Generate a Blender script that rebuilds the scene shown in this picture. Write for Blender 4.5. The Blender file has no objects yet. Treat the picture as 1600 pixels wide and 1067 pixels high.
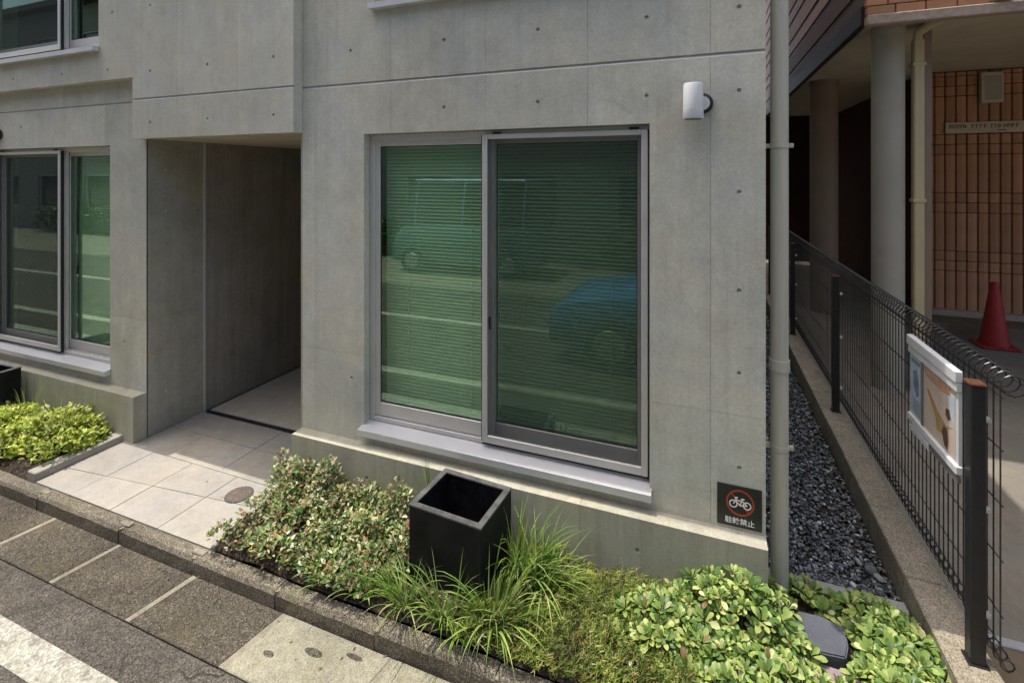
import bpy, bmesh, math, random
import numpy as np
from mathutils import Vector, Matrix, noise as mnoise

rng = random.Random(7)
nrs = np.random.RandomState(11)
S = bpy.context.scene
COL = S.collection
R = math.radians
PI = math.pi

# ------------------------------------------------------------------ camera, light, exposure
cd = bpy.data.cameras.new('camera')
cam = bpy.data.objects.new('camera', cd)
COL.objects.link(cam)
cam.location = (0, 0, 2.25)
cam.rotation_euler = (R(90), 0, math.atan(300 / 773))
cd.sensor_width = 36
cd.sensor_fit = 'HORIZONTAL'
cd.lens = 36 * 773 / 1600
cd.shift_y = -(533.5 - 275) / 1600
cd.clip_start = 0.05
cd.clip_end = 500
S.camera = cam

SUN = Vector((-0.265, -0.006, 0.963)).normalized()      # towards the sun
w = bpy.data.worlds.new('World')
S.world = w
w.use_nodes = True
nt = w.node_tree
bg = nt.nodes['Background']
sky = nt.nodes.new('ShaderNodeTexSky')
sky.sky_type = 'NISHITA'
sky.sun_disc = False
sky.sun_elevation = math.asin(SUN.z)
sky.sun_rotation = math.atan2(SUN.x, SUN.y)
sky.air_density = 1.0
sky.dust_density = 5.0
nt.links.new(sky.outputs[0], bg.inputs[0])
bg.inputs[1].default_value = 0.15
ld = bpy.data.lights.new('sun', 'SUN')
ld.energy = 2.0
ld.angle = R(0.45)
ld.color = (1.0, 0.955, 0.88)
sun = bpy.data.objects.new('sun', ld)
COL.objects.link(sun)
sun.location = (-3, -1, 12)
sun.rotation_euler = (-SUN).to_track_quat('-Z', 'Y').to_euler()
S.view_settings.view_transform = 'Standard'
S.view_settings.look = 'None'
S.view_settings.gamma = 1
S.view_settings.use_curve_mapping = False
S.view_settings.exposure = 1.05
S.cycles.use_denoising = True
S.cycles.max_bounces = 10
S.cycles.transparent_max_bounces = 24

# ------------------------------------------------------------------ materials
def srgb(r, g, b):
    f = lambda c: ((c / 255 + 0.055) / 1.055) ** 2.4 if c > 10 else c / 255 / 12.92
    return (f(r), f(g), f(b))

class NT:
    def __init__(s, name):
        s.m = bpy.data.materials.new(name)
        s.m.use_nodes = True
        s.t = s.m.node_tree
        s.b = s.t.nodes['Principled BSDF']
        s.out = s.t.nodes['Material Output']
    def n(s, typ, **kw):
        nd = s.t.nodes.new('ShaderNode' + typ)
        for k, v in kw.items():
            setattr(nd, k, v)
        return nd
    def l(s, a, b):
        s.t.links.new(a, b)
    def coord(s):
        if not hasattr(s, '_c'):
            s._c = s.n('TexCoord').outputs['Object']
        return s._c
    def mapped(s, scale):
        mp = s.n('Mapping')
        mp.inputs['Scale'].default_value = scale
        s.l(s.coord(), mp.inputs[0])
        return mp.outputs[0]
    def noise(s, scale, detail=4, rough=0.55, vec=None, dist=0):
        nd = s.n('TexNoise')
        nd.inputs['Scale'].default_value = scale
        nd.inputs['Detail'].default_value = detail
        nd.inputs['Roughness'].default_value = rough
        nd.inputs['Distortion'].default_value = dist
        s.l(vec or s.coord(), nd.inputs['Vector'])
        return nd.outputs['Fac']
    def remap(s, v, a, b, c, d):
        nd = s.n('MapRange')
        for i, x in enumerate((a, b, c, d)):
            nd.inputs[i + 1].default_value = x
        s.l(v, nd.inputs[0])
        return nd.outputs[0]
    def math(s, op, a, b):
        nd = s.n('Math', operation=op)
        for i, x in enumerate((a, b)):
            if isinstance(x, (int, float)):
                nd.inputs[i].default_value = x
            else:
                s.l(x, nd.inputs[i])
        return nd.outputs[0]
    def mix(s, fac, a, b):
        nd = s.n('Mix', data_type='RGBA')
        for i, x in ((0, fac), (6, a), (7, b)):
            if isinstance(x, (int, float)):
                nd.inputs[i].default_value = x
            elif isinstance(x, tuple):
                nd.inputs[i].default_value = (*x[:3], 1)
            else:
                s.l(x, nd.inputs[i])
        return nd.outputs[2]
    def scale_col(s, colr, fac):
        nd = s.n('VectorMath', operation='SCALE')
        if isinstance(colr, tuple):
            nd.inputs[0].default_value = colr
        else:
            s.l(colr, nd.inputs[0])
        s.l(fac, nd.inputs[3])
        return nd.outputs[0]
    def bump(s, h, strength=0.3, dist=0.01):
        nd = s.n('Bump')
        nd.inputs['Strength'].default_value = strength
        nd.inputs['Distance'].default_value = dist
        s.l(h, nd.inputs['Height'])
        s.l(nd.outputs[0], s.b.inputs['Normal'])
    def done(s, col=None, rough=0.8, spec=0.3, metal=0):
        if col is not None:
            if isinstance(col, tuple):
                s.b.inputs['Base Color'].default_value = (*col[:3], 1)
            else:
                s.l(col, s.b.inputs['Base Color'])
        if isinstance(rough, (int, float)):
            s.b.inputs['Roughness'].default_value = rough
        else:
            s.l(rough, s.b.inputs['Roughness'])
        s.b.inputs['Specular IOR Level'].default_value = spec
        s.b.inputs['Metallic'].default_value = metal
        return s.m

def concrete(name, base, amt=0.16, streak=0.10, rnd=0.10, spots=0.0, rough=0.85, bump=0.12, warm=0.5):
    t = NT(name)
    big = t.noise(1.3, 5, 0.6, dist=0.4)
    mid = t.noise(9, 6, 0.65)
    fine = t.noise(75, 5, 0.7)
    st = t.noise(1.0, 5, 0.6, vec=t.mapped((16, 16, 0.7)))
    f = t.remap(big, 0.3, 0.7, 1 - amt, 1 + amt)
    f = t.math('MULTIPLY', f, t.remap(mid, 0.3, 0.7, 1 - amt * 0.55, 1 + amt * 0.55))
    f = t.math('MULTIPLY', f, t.remap(st, 0.3, 0.75, 1 + streak * 0.6, 1 - streak))
    f = t.math('MULTIPLY', f, t.remap(fine, 0.3, 0.7, 0.88, 1.12))
    if rnd:
        oi = t.n('ObjectInfo').outputs['Random']
        f = t.math('MULTIPLY', f, t.remap(oi, 0, 1, 1 - rnd, 1 + rnd))
    c2 = (base[0] * (1 + .10 * warm), base[1] * 1.0, base[2] * (1 - .16 * warm))
    dr = t.noise(1.0, 6, 0.7, vec=t.mapped((34, 34, 1.1)))
    gate0 = t.remap(t.noise(1.7, 3), 0.48, 0.62, 0, 1)
    f = t.math('MULTIPLY', f, t.math('SUBTRACT', 1.0, t.math('MULTIPLY', t.remap(dr, 0.52, 0.70, 0, streak * 1.6), gate0)))
    sm = t.remap(t.noise(4.2, 7, 0.75, dist=0.8), 0.58, 0.68, 0, amt * 0.8)
    f = t.math('MULTIPLY', f, t.math('SUBTRACT', 1.0, sm))
    tint = t.mix(t.remap(t.noise(2.3, 3), 0.35, 0.65, 0, 1), base, c2)
    c = t.scale_col(tint, f)
    if spots:                       # small air pockets / aggregate
        v = t.n('TexVoronoi')
        v.inputs['Scale'].default_value = 55
        t.l(t.coord(), v.inputs['Vector'])
        msk = t.remap(v.outputs['Distance'], 0.05, 0.12, 1, 0)
        gate = t.remap(t.noise(14, 2), 0.55, 0.6, 0, 1)
        c = t.mix(t.math('MULTIPLY', t.math('MULTIPLY', msk, gate), spots), c, (base[0] * .35, base[1] * .35, base[2] * .35))
    hh = t.math('ADD', t.math('MULTIPLY', mid, 0.6), t.math('MULTIPLY', fine, 0.4))
    t.bump(hh, bump, 0.01)
    return t.done(c, rough, 0.25)

def speckle(name, base, dark, light, scale=260, rough=0.9, bump=0.5, amt=0.25, moss=None, mossamt=0.5, crack=0, wear=None):
    t = NT(name)
    v = t.n('TexVoronoi')
    v.inputs['Scale'].default_value = scale
    t.l(t.coord(), v.inputs['Vector'])
    sep = t.n('SeparateColor')
    t.l(v.outputs['Color'], sep.inputs[0])
    c = t.mix(t.remap(sep.outputs[0], 0.55, 0.95, 0, 1), base, light)
    c = t.mix(t.remap(sep.outputs[1], 0.6, 0.95, 0, 1), c, dark)
    f = t.math('MULTIPLY', t.remap(t.noise(2.2, 6, 0.65), 0.3, 0.7, 1 - amt, 1 + amt), t.remap(t.noise(24, 4), 0.3, 0.7, 1 - amt * .5, 1 + amt * .5))
    c = t.scale_col(c, f)
    if moss:
        c = t.mix(t.remap(t.noise(5, 6, 0.7), 0.5, 0.72, 0, mossamt), c, moss)
    if wear:
        c = t.mix(t.remap(t.noise(11, 8, 0.8), 0.50, 0.62, 0, 0.75), c, wear)
    if crack:
        wv = t.n('VectorMath', operation='ADD')
        nz = t.n('TexNoise'); nz.inputs['Scale'].default_value = 3.0; nz.inputs['Detail'].default_value = 6
        t.l(t.coord(), nz.inputs['Vector'])
        sc_ = t.n('VectorMath', operation='SCALE'); sc_.inputs[3].default_value = 0.5
        t.l(nz.outputs['Color'], sc_.inputs[0])
        t.l(t.coord(), wv.inputs[0]); t.l(sc_.outputs[0], wv.inputs[1])
        cv = t.n('TexVoronoi', feature='DISTANCE_TO_EDGE')
        cv.inputs['Scale'].default_value = 0.9
        t.l(wv.outputs[0], cv.inputs['Vector'])
        m1 = t.remap(cv.outputs['Distance'], 0.002, 0.009, 1, 0)
        m1 = t.math('MULTIPLY', m1, t.remap(t.noise(1.3, 3), 0.46, 0.58, 0, crack))
        c = t.mix(m1, c, (0.02, 0.017, 0.013))
        st_ = t.remap(t.noise(0.9, 5, 0.7, dist=1.0), 0.55, 0.66, 0, 0.35)
        c = t.mix(st_, c, dark)
    t.bump(v.outputs['Distance'], bump, 0.004)
    return t.done(c, rough, 0.2)

def plain(name, base, rough=0.5, spec=0.5, metal=0, amt=0.06, scale=6, rnd=0, bump=0, stretch=None):
    t = NT(name)
    vec = t.mapped(stretch) if stretch else None
    f = t.remap(t.noise(scale, 5, 0.6, vec=vec), 0.3, 0.7, 1 - amt, 1 + amt)
    if rnd:
        f = t.math('MULTIPLY', f, t.remap(t.n('ObjectInfo').outputs['Random'], 0, 1, 1 - rnd, 1 + rnd))
    c = t.scale_col(tuple(base), f)
    r = t.remap(t.noise(scale * 4, 4), 0.3, 0.7, max(0.02, rough - .08), min(1, rough + .08))
    if bump:
        t.bump(t.noise(scale * 12, 4), bump, 0.004)
    return t.done(c, r, spec, metal)

def leafmat(name, stops, rough=0.45, trans=0.3, tilt=0.35):
    t = NT(name)
    g = t.n('NewGeometry').outputs['Random Per Island']
    oi = t.n('ObjectInfo').outputs['Random']
    x = t.math('FRACT', t.math('ADD', g, t.math('MULTIPLY', oi, 7.31)), 0)
    r = t.n('ValToRGB')
    cr = r.color_ramp
    while len(cr.elements) > 1:
        cr.elements.remove(cr.elements[-1])
    cr.interpolation = 'LINEAR'
    for i, (p, c) in enumerate(stops):
        e = cr.elements[0] if i == 0 else cr.elements.new(p)
        e.position = p
        e.color = (*c, 1)
    t.l(x, r.inputs[0])
    f = t.remap(t.noise(5, 3), 0.35, 0.65, 1 - tilt, 1 + tilt)
    c = t.scale_col(r.outputs[0], f)
    t.done(c, rough, 0.4)
    tr = t.n('BsdfTranslucent')
    t.l(t.scale_col(c, t.remap(oi, 0, 1, 1.15, 1.25)), tr.inputs[0])
    mx = t.n('MixShader')
    mx.inputs[0].default_value = trans
    t.l(t.b.outputs[0], mx.inputs[1])
    t.l(tr.outputs[0], mx.inputs[2])
    t.l(mx.outputs[0], t.out.inputs[0])
    return t.m

def glassmat(name, tint, refl=1.0):
    t = NT(name)
    tr = t.n('BsdfTransparent')
    tr.inputs[0].default_value = (*tint, 1)
    gl = t.n('BsdfGlossy')
    gl.inputs['Roughness'].default_value = 0.012
    gl.inputs['Color'].default_value = (0.78, 1.0, 0.88, 1)
    ge = t.n('NewGeometry')
    dt = t.n('VectorMath', operation='DOT_PRODUCT')
    t.l(ge.outputs['Incoming'], dt.inputs[0])
    t.l(ge.outputs['Normal'], dt.inputs[1])
    ca = t.math('ABSOLUTE', dt.outputs['Value'], 0)
    pw = t.math('POWER', t.math('SUBTRACT', 1.0, ca), 5.0)
    fr = t.math('ADD', t.math('MULTIPLY', pw, 0.945), 0.055)
    mx = t.n('MixShader')
    t.l(t.math('MULTIPLY', fr, refl), mx.inputs[0])
    t.l(tr.outputs[0], mx.inputs[1])
    t.l(gl.outputs[0], mx.inputs[2])
    t.l(mx.outputs[0], t.out.inputs[0])
    return t.m

def netmat(name, colr, alpha):
    t = NT(name)
    t.done(colr, 0.8, 0.2)
    tr = t.n('BsdfTransparent')
    mx = t.n('MixShader')
    mx.inputs[0].default_value = alpha
    t.l(tr.outputs[0], mx.inputs[1])
    t.l(t.b.outputs[0], mx.inputs[2])
    t.l(mx.outputs[0], t.out.inputs[0])
    return t.m

M = {}
M['conc'] = concrete('exposed_concrete', (0.51, 0.505, 0.43), 0.14, 0.075, 0.055, spots=0.75, rough=0.75)
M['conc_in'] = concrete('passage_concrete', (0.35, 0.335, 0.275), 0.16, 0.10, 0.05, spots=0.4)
M['panel_dark'] = concrete('passage_dark_shaded_panel', (0.30, 0.275, 0.235), 0.16, 0.16, 0.02)  # somewhat darker paint, with the passage's natural shading mixed into the colour
M['plinth'] = concrete('plinth_concrete', (0.40, 0.39, 0.31), 0.13, 0.16, 0.05, spots=0.5)
M['seal'] = plain('sunlit_groove_tone', (0.62, 0.61, 0.57), 0.8, 0.2)  # pale tone stands in for sun on the groove bottom
M['tile'] = concrete('paving_porcelain', (0.35, 0.33, 0.295), 0.15, 0.03, 0.07, spots=0.5, rough=0.7, bump=0.25, warm=0.4)
M['grout'] = plain('paving_grout', (0.30, 0.28, 0.24), 0.9, 0.1, amt=0.2, scale=20)
M['edging'] = concrete('edging_concrete', (0.33, 0.315, 0.27), 0.16, 0.04, 0.08)
M['inner_floor'] = concrete('inner_floor_screed', (0.50, 0.455, 0.37), 0.16, 0.02, 0)
M['slate_strip'] = concrete('grey_strip_concrete', (0.30, 0.31, 0.31), 0.14, 0.05, 0.05)
M['kerb'] = speckle('kerb_aggregate', (0.155, 0.132, 0.095), (0.05, 0.043, 0.034), (0.33, 0.30, 0.23), 230, moss=(0.11, 0.10, 0.045), mossamt=0.55)
M['mortar'] = speckle('mortar', (0.26, 0.235, 0.175), (0.17, 0.15, 0.11), (0.34, 0.31, 0.24), 300, moss=(0.2, 0.17, 0.1))
M['gutter'] = speckle('gutter_aggregate', (0.078, 0.067, 0.050), (0.03, 0.025, 0.02), (0.18, 0.16, 0.12), 190, amt=0.32, moss=(0.10, 0.085, 0.045), mossamt=0.6, crack=0.6)
M['gutter_pale'] = speckle('pale_cover_concrete', (0.27, 0.255, 0.185), (0.18, 0.165, 0.12), (0.34, 0.325, 0.25), 240, bump=0.25, moss=(0.22, 0.2, 0.1), mossamt=0.5)
M['asphalt'] = speckle('asphalt', (0.088, 0.078, 0.064), (0.032, 0.029, 0.025), (0.17, 0.155, 0.13), 170, amt=0.3, moss=(0.085, 0.075, 0.05), mossamt=0.4, crack=0.9)
M['soil'] = speckle('bed_soil', (0.045, 0.033, 0.022), (0.015, 0.012, 0.01), (0.10, 0.075, 0.05), 90, bump=1.0)
M['driveway'] = concrete('driveway_concrete', (0.19, 0.175, 0.145), 0.16, 0.03, 0, spots=0.4)
M['brownpave'] = concrete('brown_paving', (0.155, 0.12, 0.08), 0.2, 0.03, 0)
M['earth'] = speckle('earth', (0.14, 0.13, 0.11), (0.05, 0.05, 0.04), (0.2, 0.19, 0.17), 60)
M['wall_block'] = speckle('wall_block', (0.27, 0.235, 0.17), (0.12, 0.10, 0.075), (0.43, 0.38, 0.28), 260, bump=0.35, amt=0.2, moss=(0.10, 0.095, 0.055), mossamt=0.55)
M['gravel'] = NT('gravel_stone')
_t = M['gravel']
_g = _t.n('NewGeometry').outputs['Random Per Island']
_r = _t.n('ValToRGB')
_cr = _r.color_ramp
_cr.elements[0].color = (0.04, 0.046, 0.05, 1)
_cr.elements[1].color = (0.62, 0.63, 0.62, 1)
for _p, _c in ((0.35, (0.10, 0.11, 0.115)), (0.7, (0.19, 0.205, 0.205)), (0.92, (0.36, 0.37, 0.36))):
    _e = _cr.elements.new(_p)
    _e.color = (*_c, 1)
_t.l(_g, _r.inputs[0])
_t.l(_t.scale_col(_r.outputs[0], _t.remap(_t.noise(80, 4), .3, .7, .75, 1.25)), _t.b.inputs['Base Color'])
M['gravel'] = _t.done(None, 0.75, 0.4)
M['alu'] = plain('satin_aluminium', (0.60, 0.58, 0.53), 0.42, 0.5, 0.35, 0.05, 5)
M['alu_white'] = plain('pale_aluminium_sill', (0.63, 0.62, 0.61), 0.38, 0.5, 0.25, 0.05, 5)
M['alu_dark'] = plain('dark_grey_aluminium', (0.20, 0.19, 0.18), 0.5, 0.4, 0.2)  # dark grey metal for the divider, a lower rail and the lamp lens
M['gasket'] = plain('black_gasket', (0.02, 0.02, 0.022), 0.6, 0.3)
M['glass'] = glassmat('green_tinted_glass', (0.82, 0.925, 0.80), 2.0)
M['glass_car'] = plain('dark_car_glass', (0.015, 0.02, 0.022), 0.06, 0.8)
M['net'] = netmat('insect_net', (0.022, 0.026, 0.026), 0.42)
M['blind'] = plain('blind_slat_white', (0.80, 0.82, 0.74), 0.5, 0.4, amt=0.03)
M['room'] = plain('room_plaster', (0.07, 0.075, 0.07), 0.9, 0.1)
M['black_box'] = plain('black_planter_resin', (0.008, 0.008, 0.010), 0.6, 0.22, amt=0.8, scale=9, bump=0.3)
M['black_rim'] = plain('sunlit_black_rim', (0.085, 0.083, 0.078), 0.5, 0.4, amt=0.5, scale=14)  # black rim lightened so its colour carries the sun, mottled by noise
M['white'] = plain('white_enamel', (0.66, 0.66, 0.64), 0.35, 0.5, amt=0.03)
M['black'] = plain('black_metal', (0.016, 0.015, 0.016), 0.42, 0.45, amt=0.25, scale=30)
M['wire'] = plain('black_coated_wire', (0.022, 0.020, 0.018), 0.35, 0.5, amt=0.3, scale=40)
M['rust'] = plain('rust_cap', (0.085, 0.034, 0.018), 0.8, 0.2, amt=0.5, scale=60)
M['sign_black'] = plain('sign_black', (0.020, 0.021, 0.018), 0.35, 0.4, amt=0.2)
M['sign_red'] = plain('sign_red', (0.40, 0.055, 0.03), 0.4, 0.4, amt=0.15, scale=30)
M['sign_white'] = plain('sign_white', (0.72, 0.73, 0.68), 0.5, 0.4, amt=0.1, scale=40)
M['pipe'] = plain('grey_pvc', (0.48, 0.455, 0.36), 0.4, 0.4, amt=0.10, scale=4, stretch=(6, 6, 0.6))
M['cover'] = speckle('bronze_cover', (0.16, 0.125, 0.10), (0.07, 0.055, 0.05), (0.26, 0.21, 0.17), 300, bump=0.3)
M['slate'] = concrete('slate', (0.085, 0.09, 0.105), 0.2, 0.05, 0.1, bump=0.4, warm=0.1)
M['paver_pink'] = concrete('pinkish_paver', (0.26, 0.20, 0.21), 0.15, 0.03, 0.05, warm=0.1)
M['brick'] = plain('terracotta_tile', (0.40, 0.20, 0.107), 0.6, 0.25, amt=0.16, scale=5, rnd=0.16, bump=0.1)
M['brick_joint'] = plain('tile_joint', (0.10, 0.046, 0.022), 0.9, 0.1, amt=0.2)
M['clad'] = plain('brown_cladding', (0.155, 0.095, 0.070), 0.6, 0.3, amt=0.15, scale=7, rnd=0.12)
M['brown_trim'] = plain('dark_brown_trim', (0.030, 0.020, 0.014), 0.5, 0.4)
M['soffit'] = plain('soffit_board', (0.52, 0.45, 0.325), 0.85, 0.2, amt=0.08, scale=3)
M['column'] = plain('painted_column', (0.33, 0.305, 0.25), 0.6, 0.3, amt=0.08, scale=3)
M['column_brown'] = plain('taupe_column', (0.22, 0.165, 0.12), 0.6, 0.3, amt=0.08, scale=3)
M['downspout'] = plain('ochre_downspout', (0.46, 0.385, 0.225), 0.5, 0.4, amt=0.08, scale=4)
M['granite'] = plain('corner_stone', (0.36, 0.28, 0.22), 0.7, 0.3, amt=0.2, scale=25)
M['cone'] = plain('faded_red_plastic', (0.30, 0.018, 0.018), 0.5, 0.4, amt=0.15, scale=9)
M['plate'] = plain('cream_plate', (0.50, 0.42, 0.31), 0.6, 0.3)
M['print_dark'] = plain('print_dark', (0.07, 0.05, 0.035), 0.7, 0.2)
M['dark_int'] = plain('shaded_car_park_wall', (0.05, 0.026, 0.018), 0.9, 0.1, amt=0.2)  # wall colour darkened to stand in for the car park's shade
M['line'] = speckle('road_paint', (0.37, 0.36, 0.29), (0.25, 0.24, 0.2), (0.52, 0.51, 0.45), 120, amt=0.12, bump=0.2, wear=(0.14, 0.125, 0.10))
M['car_blue'] = plain('blue_car_paint', (0.05, 0.22, 0.50), 0.2, 0.6, amt=0.02)
M['van_blue'] = plain('pale_blue_van_paint', (0.28, 0.45, 0.72), 0.25, 0.6, amt=0.02)
M['van_body'] = plain('grey_van_paint', (0.10, 0.17, 0.18), 0.3, 0.5, amt=0.02)
M['tyre'] = plain('tyre_rubber', (0.02, 0.02, 0.02), 0.8, 0.2)
M['rim'] = plain('wheel_rim', (0.45, 0.45, 0.46), 0.35, 0.5, 0.6)
M['lamp_glow'] = plain('amber_lens', (0.5, 0.16, 0.02), 0.3, 0.5)
M['house'] = plain('plaster_opposite', (0.22, 0.215, 0.19), 0.9, 0.1, amt=0.12, scale=2)
M['p_pale'] = plain('poster_pale_blue', (0.50, 0.56, 0.62), 0.4, 0.4, amt=0.12, scale=9)
M['p_cream'] = plain('poster_cream', (0.60, 0.47, 0.37), 0.4, 0.4, amt=0.14, scale=9)
M['p_orange'] = plain('poster_orange', (0.50, 0.27, 0.17), 0.4, 0.4, amt=0.3, scale=20)
M['p_tan'] = plain('poster_tan', (0.42, 0.25, 0.09), 0.4, 0.4, amt=0.3, scale=20)
M['p_brown'] = plain('poster_brown', (0.10, 0.055, 0.03), 0.4, 0.4, amt=0.3, scale=20)
M['p_blue'] = plain('poster_blue', (0.16, 0.22, 0.33), 0.4, 0.4, amt=0.3, scale=20)
M['leaf_rosette'] = leafmat('rosette_leaf', [(0.0, (0.06, 0.13, 0.03)), (0.3, (0.17, 0.28, 0.06)), (0.65, (0.32, 0.42, 0.10)), (0.9, (0.46, 0.52, 0.16)), (0.965, (0.56, 0.57, 0.26)), (0.985, (0.26, 0.15, 0.06)), (1.0, (0.20, 0.11, 0.05))], 0.42, 0.22, 0.32)
M['leaf_yellow'] = leafmat('golden_leaf', [(0.0, (0.13, 0.24, 0.03)), (0.4, (0.40, 0.48, 0.07)), (0.8, (0.58, 0.59, 0.11)), (1.0, (0.66, 0.64, 0.24))], 0.45, 0.25, 0.3)
M['leaf_jas'] = leafmat('variegated_leaf', [(0.0, (0.045, 0.10, 0.03)), (0.30, (0.12, 0.21, 0.05)), (0.50, (0.27, 0.33, 0.10)), (0.68, (0.40, 0.38, 0.17)), (0.78, (0.34, 0.19, 0.09)), (0.85, (0.24, 0.09, 0.045)), (0.89, (0.50, 0.46, 0.30)), (1.0, (0.66, 0.64, 0.50))], 0.4, 0.2, 0.25)
M['grass'] = leafmat('grass_blade', [(0.0, (0.09, 0.18, 0.03)), (0.5, (0.20, 0.33, 0.06)), (0.85, (0.37, 0.46, 0.13)), (1.0, (0.55, 0.53, 0.28))], 0.4, 0.3, 0.2)
M['phlox'] = leafmat('needle_foliage', [(0.0, (0.06, 0.115, 0.02)), (0.45, (0.17, 0.26, 0.04)), (0.75, (0.31, 0.34, 0.065)), (0.9, (0.33, 0.19, 0.06)), (1.0, (0.48, 0.42, 0.2))], 0.55, 0.25, 0.45)
M['dry_leaf'] = leafmat('dry_leaf', [(0.0, (0.10, 0.05, 0.02)), (0.6, (0.22, 0.13, 0.05)), (1.0, (0.33, 0.25, 0.12))], 0.6, 0.15, 0.3)
M['leaf_hedge'] = leafmat('hedge_leaf', [(0.0, (0.02, 0.05, 0.012)), (0.6, (0.05, 0.11, 0.022)), (1.0, (0.10, 0.17, 0.04))], 0.4, 0.2, 0.3)
M['stem'] = plain('woody_stem', (0.10, 0.07, 0.04), 0.9, 0.1)

# ------------------------------------------------------------------ object helpers
def link(name, me, mat=None, parent=None):
    o = bpy.data.objects.new(name, me)
    COL.objects.link(o)
    if me is not None and mat is not None and len(me.materials) == 0:
        me.materials.append(M[mat] if isinstance(mat, str) else mat)
    if parent is not None:
        o.parent = parent
        o.matrix_parent_inverse = parent_world(parent).inverted()
    return o

def parent_world(p):
    m = p.matrix_basis.copy()
    if p.parent is not None:
        m = parent_world(p.parent) @ p.matrix_parent_inverse @ m
    return m

def tag(o, label=None, cat=None, group=None, kind=None):
    if label: o['label'] = label
    if cat: o['category'] = cat
    if group: o['group'] = group
    if kind: o['kind'] = kind
    return o

def thing(name, label, cat, loc=(0, 0, 0), group=None, kind=None):
    o = bpy.data.objects.new(name, None)
    COL.objects.link(o)
    o.location = loc
    o.empty_display_size = 0.1
    return tag(o, label, cat, group, kind)

class MB:
    def __init__(s):
        s.bm = bmesh.new()
    def box(s, x0, x1, y0, y1, z0, z1, bev=0.0, rot=None, piv=None):
        vs = [s.bm.verts.new((x, y, z)) for z in (z0, z1) for y in (y0, y1) for x in (x0, x1)]
        fs = [s.bm.faces.new([vs[i] for i in q]) for q in ((0, 2, 3, 1), (4, 5, 7, 6), (0, 1, 5, 4), (2, 6, 7, 3), (0, 4, 6, 2), (1, 3, 7, 5))]
        if bev:
            es = list({e for f in fs for e in f.edges})
            r = bmesh.ops.bevel(s.bm, geom=es, offset=bev, segments=1, affect='EDGES', profile=0.5)
            vs = list({v for f in r['faces'] for v in f.verts})
        if rot is not None:
            bmesh.ops.transform(s.bm, matrix=Matrix.Translation(piv) @ rot.to_4x4() @ Matrix.Translation(-Vector(piv)), verts=vs)
        return s
    def tube(s, pts, r, n=6, closed=False, cap=True):
        pts = [Vector(p) for p in pts]
        k = len(pts)
        rings = []
        rr = r if isinstance(r, (list, tuple)) else [r] * k
        up = None
        for i, p in enumerate(pts):
            if closed:
                d = pts[(i + 1) % k] - pts[i - 1]
            else:
                d = pts[min(i + 1, k - 1)] - pts[max(i - 1, 0)]
            d.normalize()
            if up is None:
                a = Vector((0, 0, 1)) if abs(d.z) < 0.9 else Vector((1, 0, 0))
                up = (a - d * a.dot(d)).normalized()
            else:
                up = (up - d * up.dot(d)).normalized()
            sd = d.cross(up)
            rings.append([s.bm.verts.new(p + (up * math.cos(2 * PI * j / n) + sd * math.sin(2 * PI * j / n)) * rr[i]) for j in range(n)])
        for i in range(k if closed else k - 1):
            a, b = rings[i], rings[(i + 1) % k]
            for j in range(n):
                f = s.bm.faces.new((a[j], a[(j + 1) % n], b[(j + 1) % n], b[j]))
                f.smooth = n > 5
        if cap and not closed:
            s.bm.faces.new(rings[0])
            s.bm.faces.new(rings[-1])
        return s
    def lathe(s, prof, c=(0, 0, 0), n=24, axis='z'):
        rings = []
        for (r, h) in prof:
            ring = []
            for j in range(n):
                a = 2 * PI * j / n
                x, y = r * math.cos(a), r * math.sin(a)
                p = (x, y, h) if axis == 'z' else ((x, h, y) if axis == 'y' else (h, x, y))
                ring.append(s.bm.verts.new(Vector(c) + Vector(p)))
            rings.append(ring)
        for a, b in zip(rings[:-1], rings[1:]):
            for j in range(n):
                f = s.bm.faces.new((a[j], a[(j + 1) % n], b[(j + 1) % n], b[j]))
                f.smooth = True
        s.bm.faces.new(rings[0])
        s.bm.faces.new(rings[-1])
        return s
    def prism(s, poly, fn, d0, d1):
        """poly of (a, b); fn(a, b, d) -> xyz"""
        A = [s.bm.verts.new(fn(a, b, d0)) for a, b in poly]
        B = [s.bm.verts.new(fn(a, b, d1)) for a, b in poly]
        n = len(poly)
        s.bm.faces.new(A)
        s.bm.faces.new(B[::-1])
        for i in range(n):
            s.bm.faces.new((A[i], B[i], B[(i + 1) % n], A[(i + 1) % n]))
        return s
    def quad(s, *pts):
        s.bm.faces.new([s.bm.verts.new(p) for p in pts])
        return s
    def mesh(s, name):
        bmesh.ops.recalc_face_normals(s.bm, faces=s.bm.faces[:])
        me = bpy.data.meshes.new(name)
        s.bm.to_mesh(me)
        s.bm.free()
        if any(p.use_smooth for p in me.polygons):
            try:
                me.set_sharp_from_angle(angle=R(40))
            except Exception:
                pass
        return me
    def build(s, name, mat, parent=None):
        return link(name, s.mesh(name), mat, parent)

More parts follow.
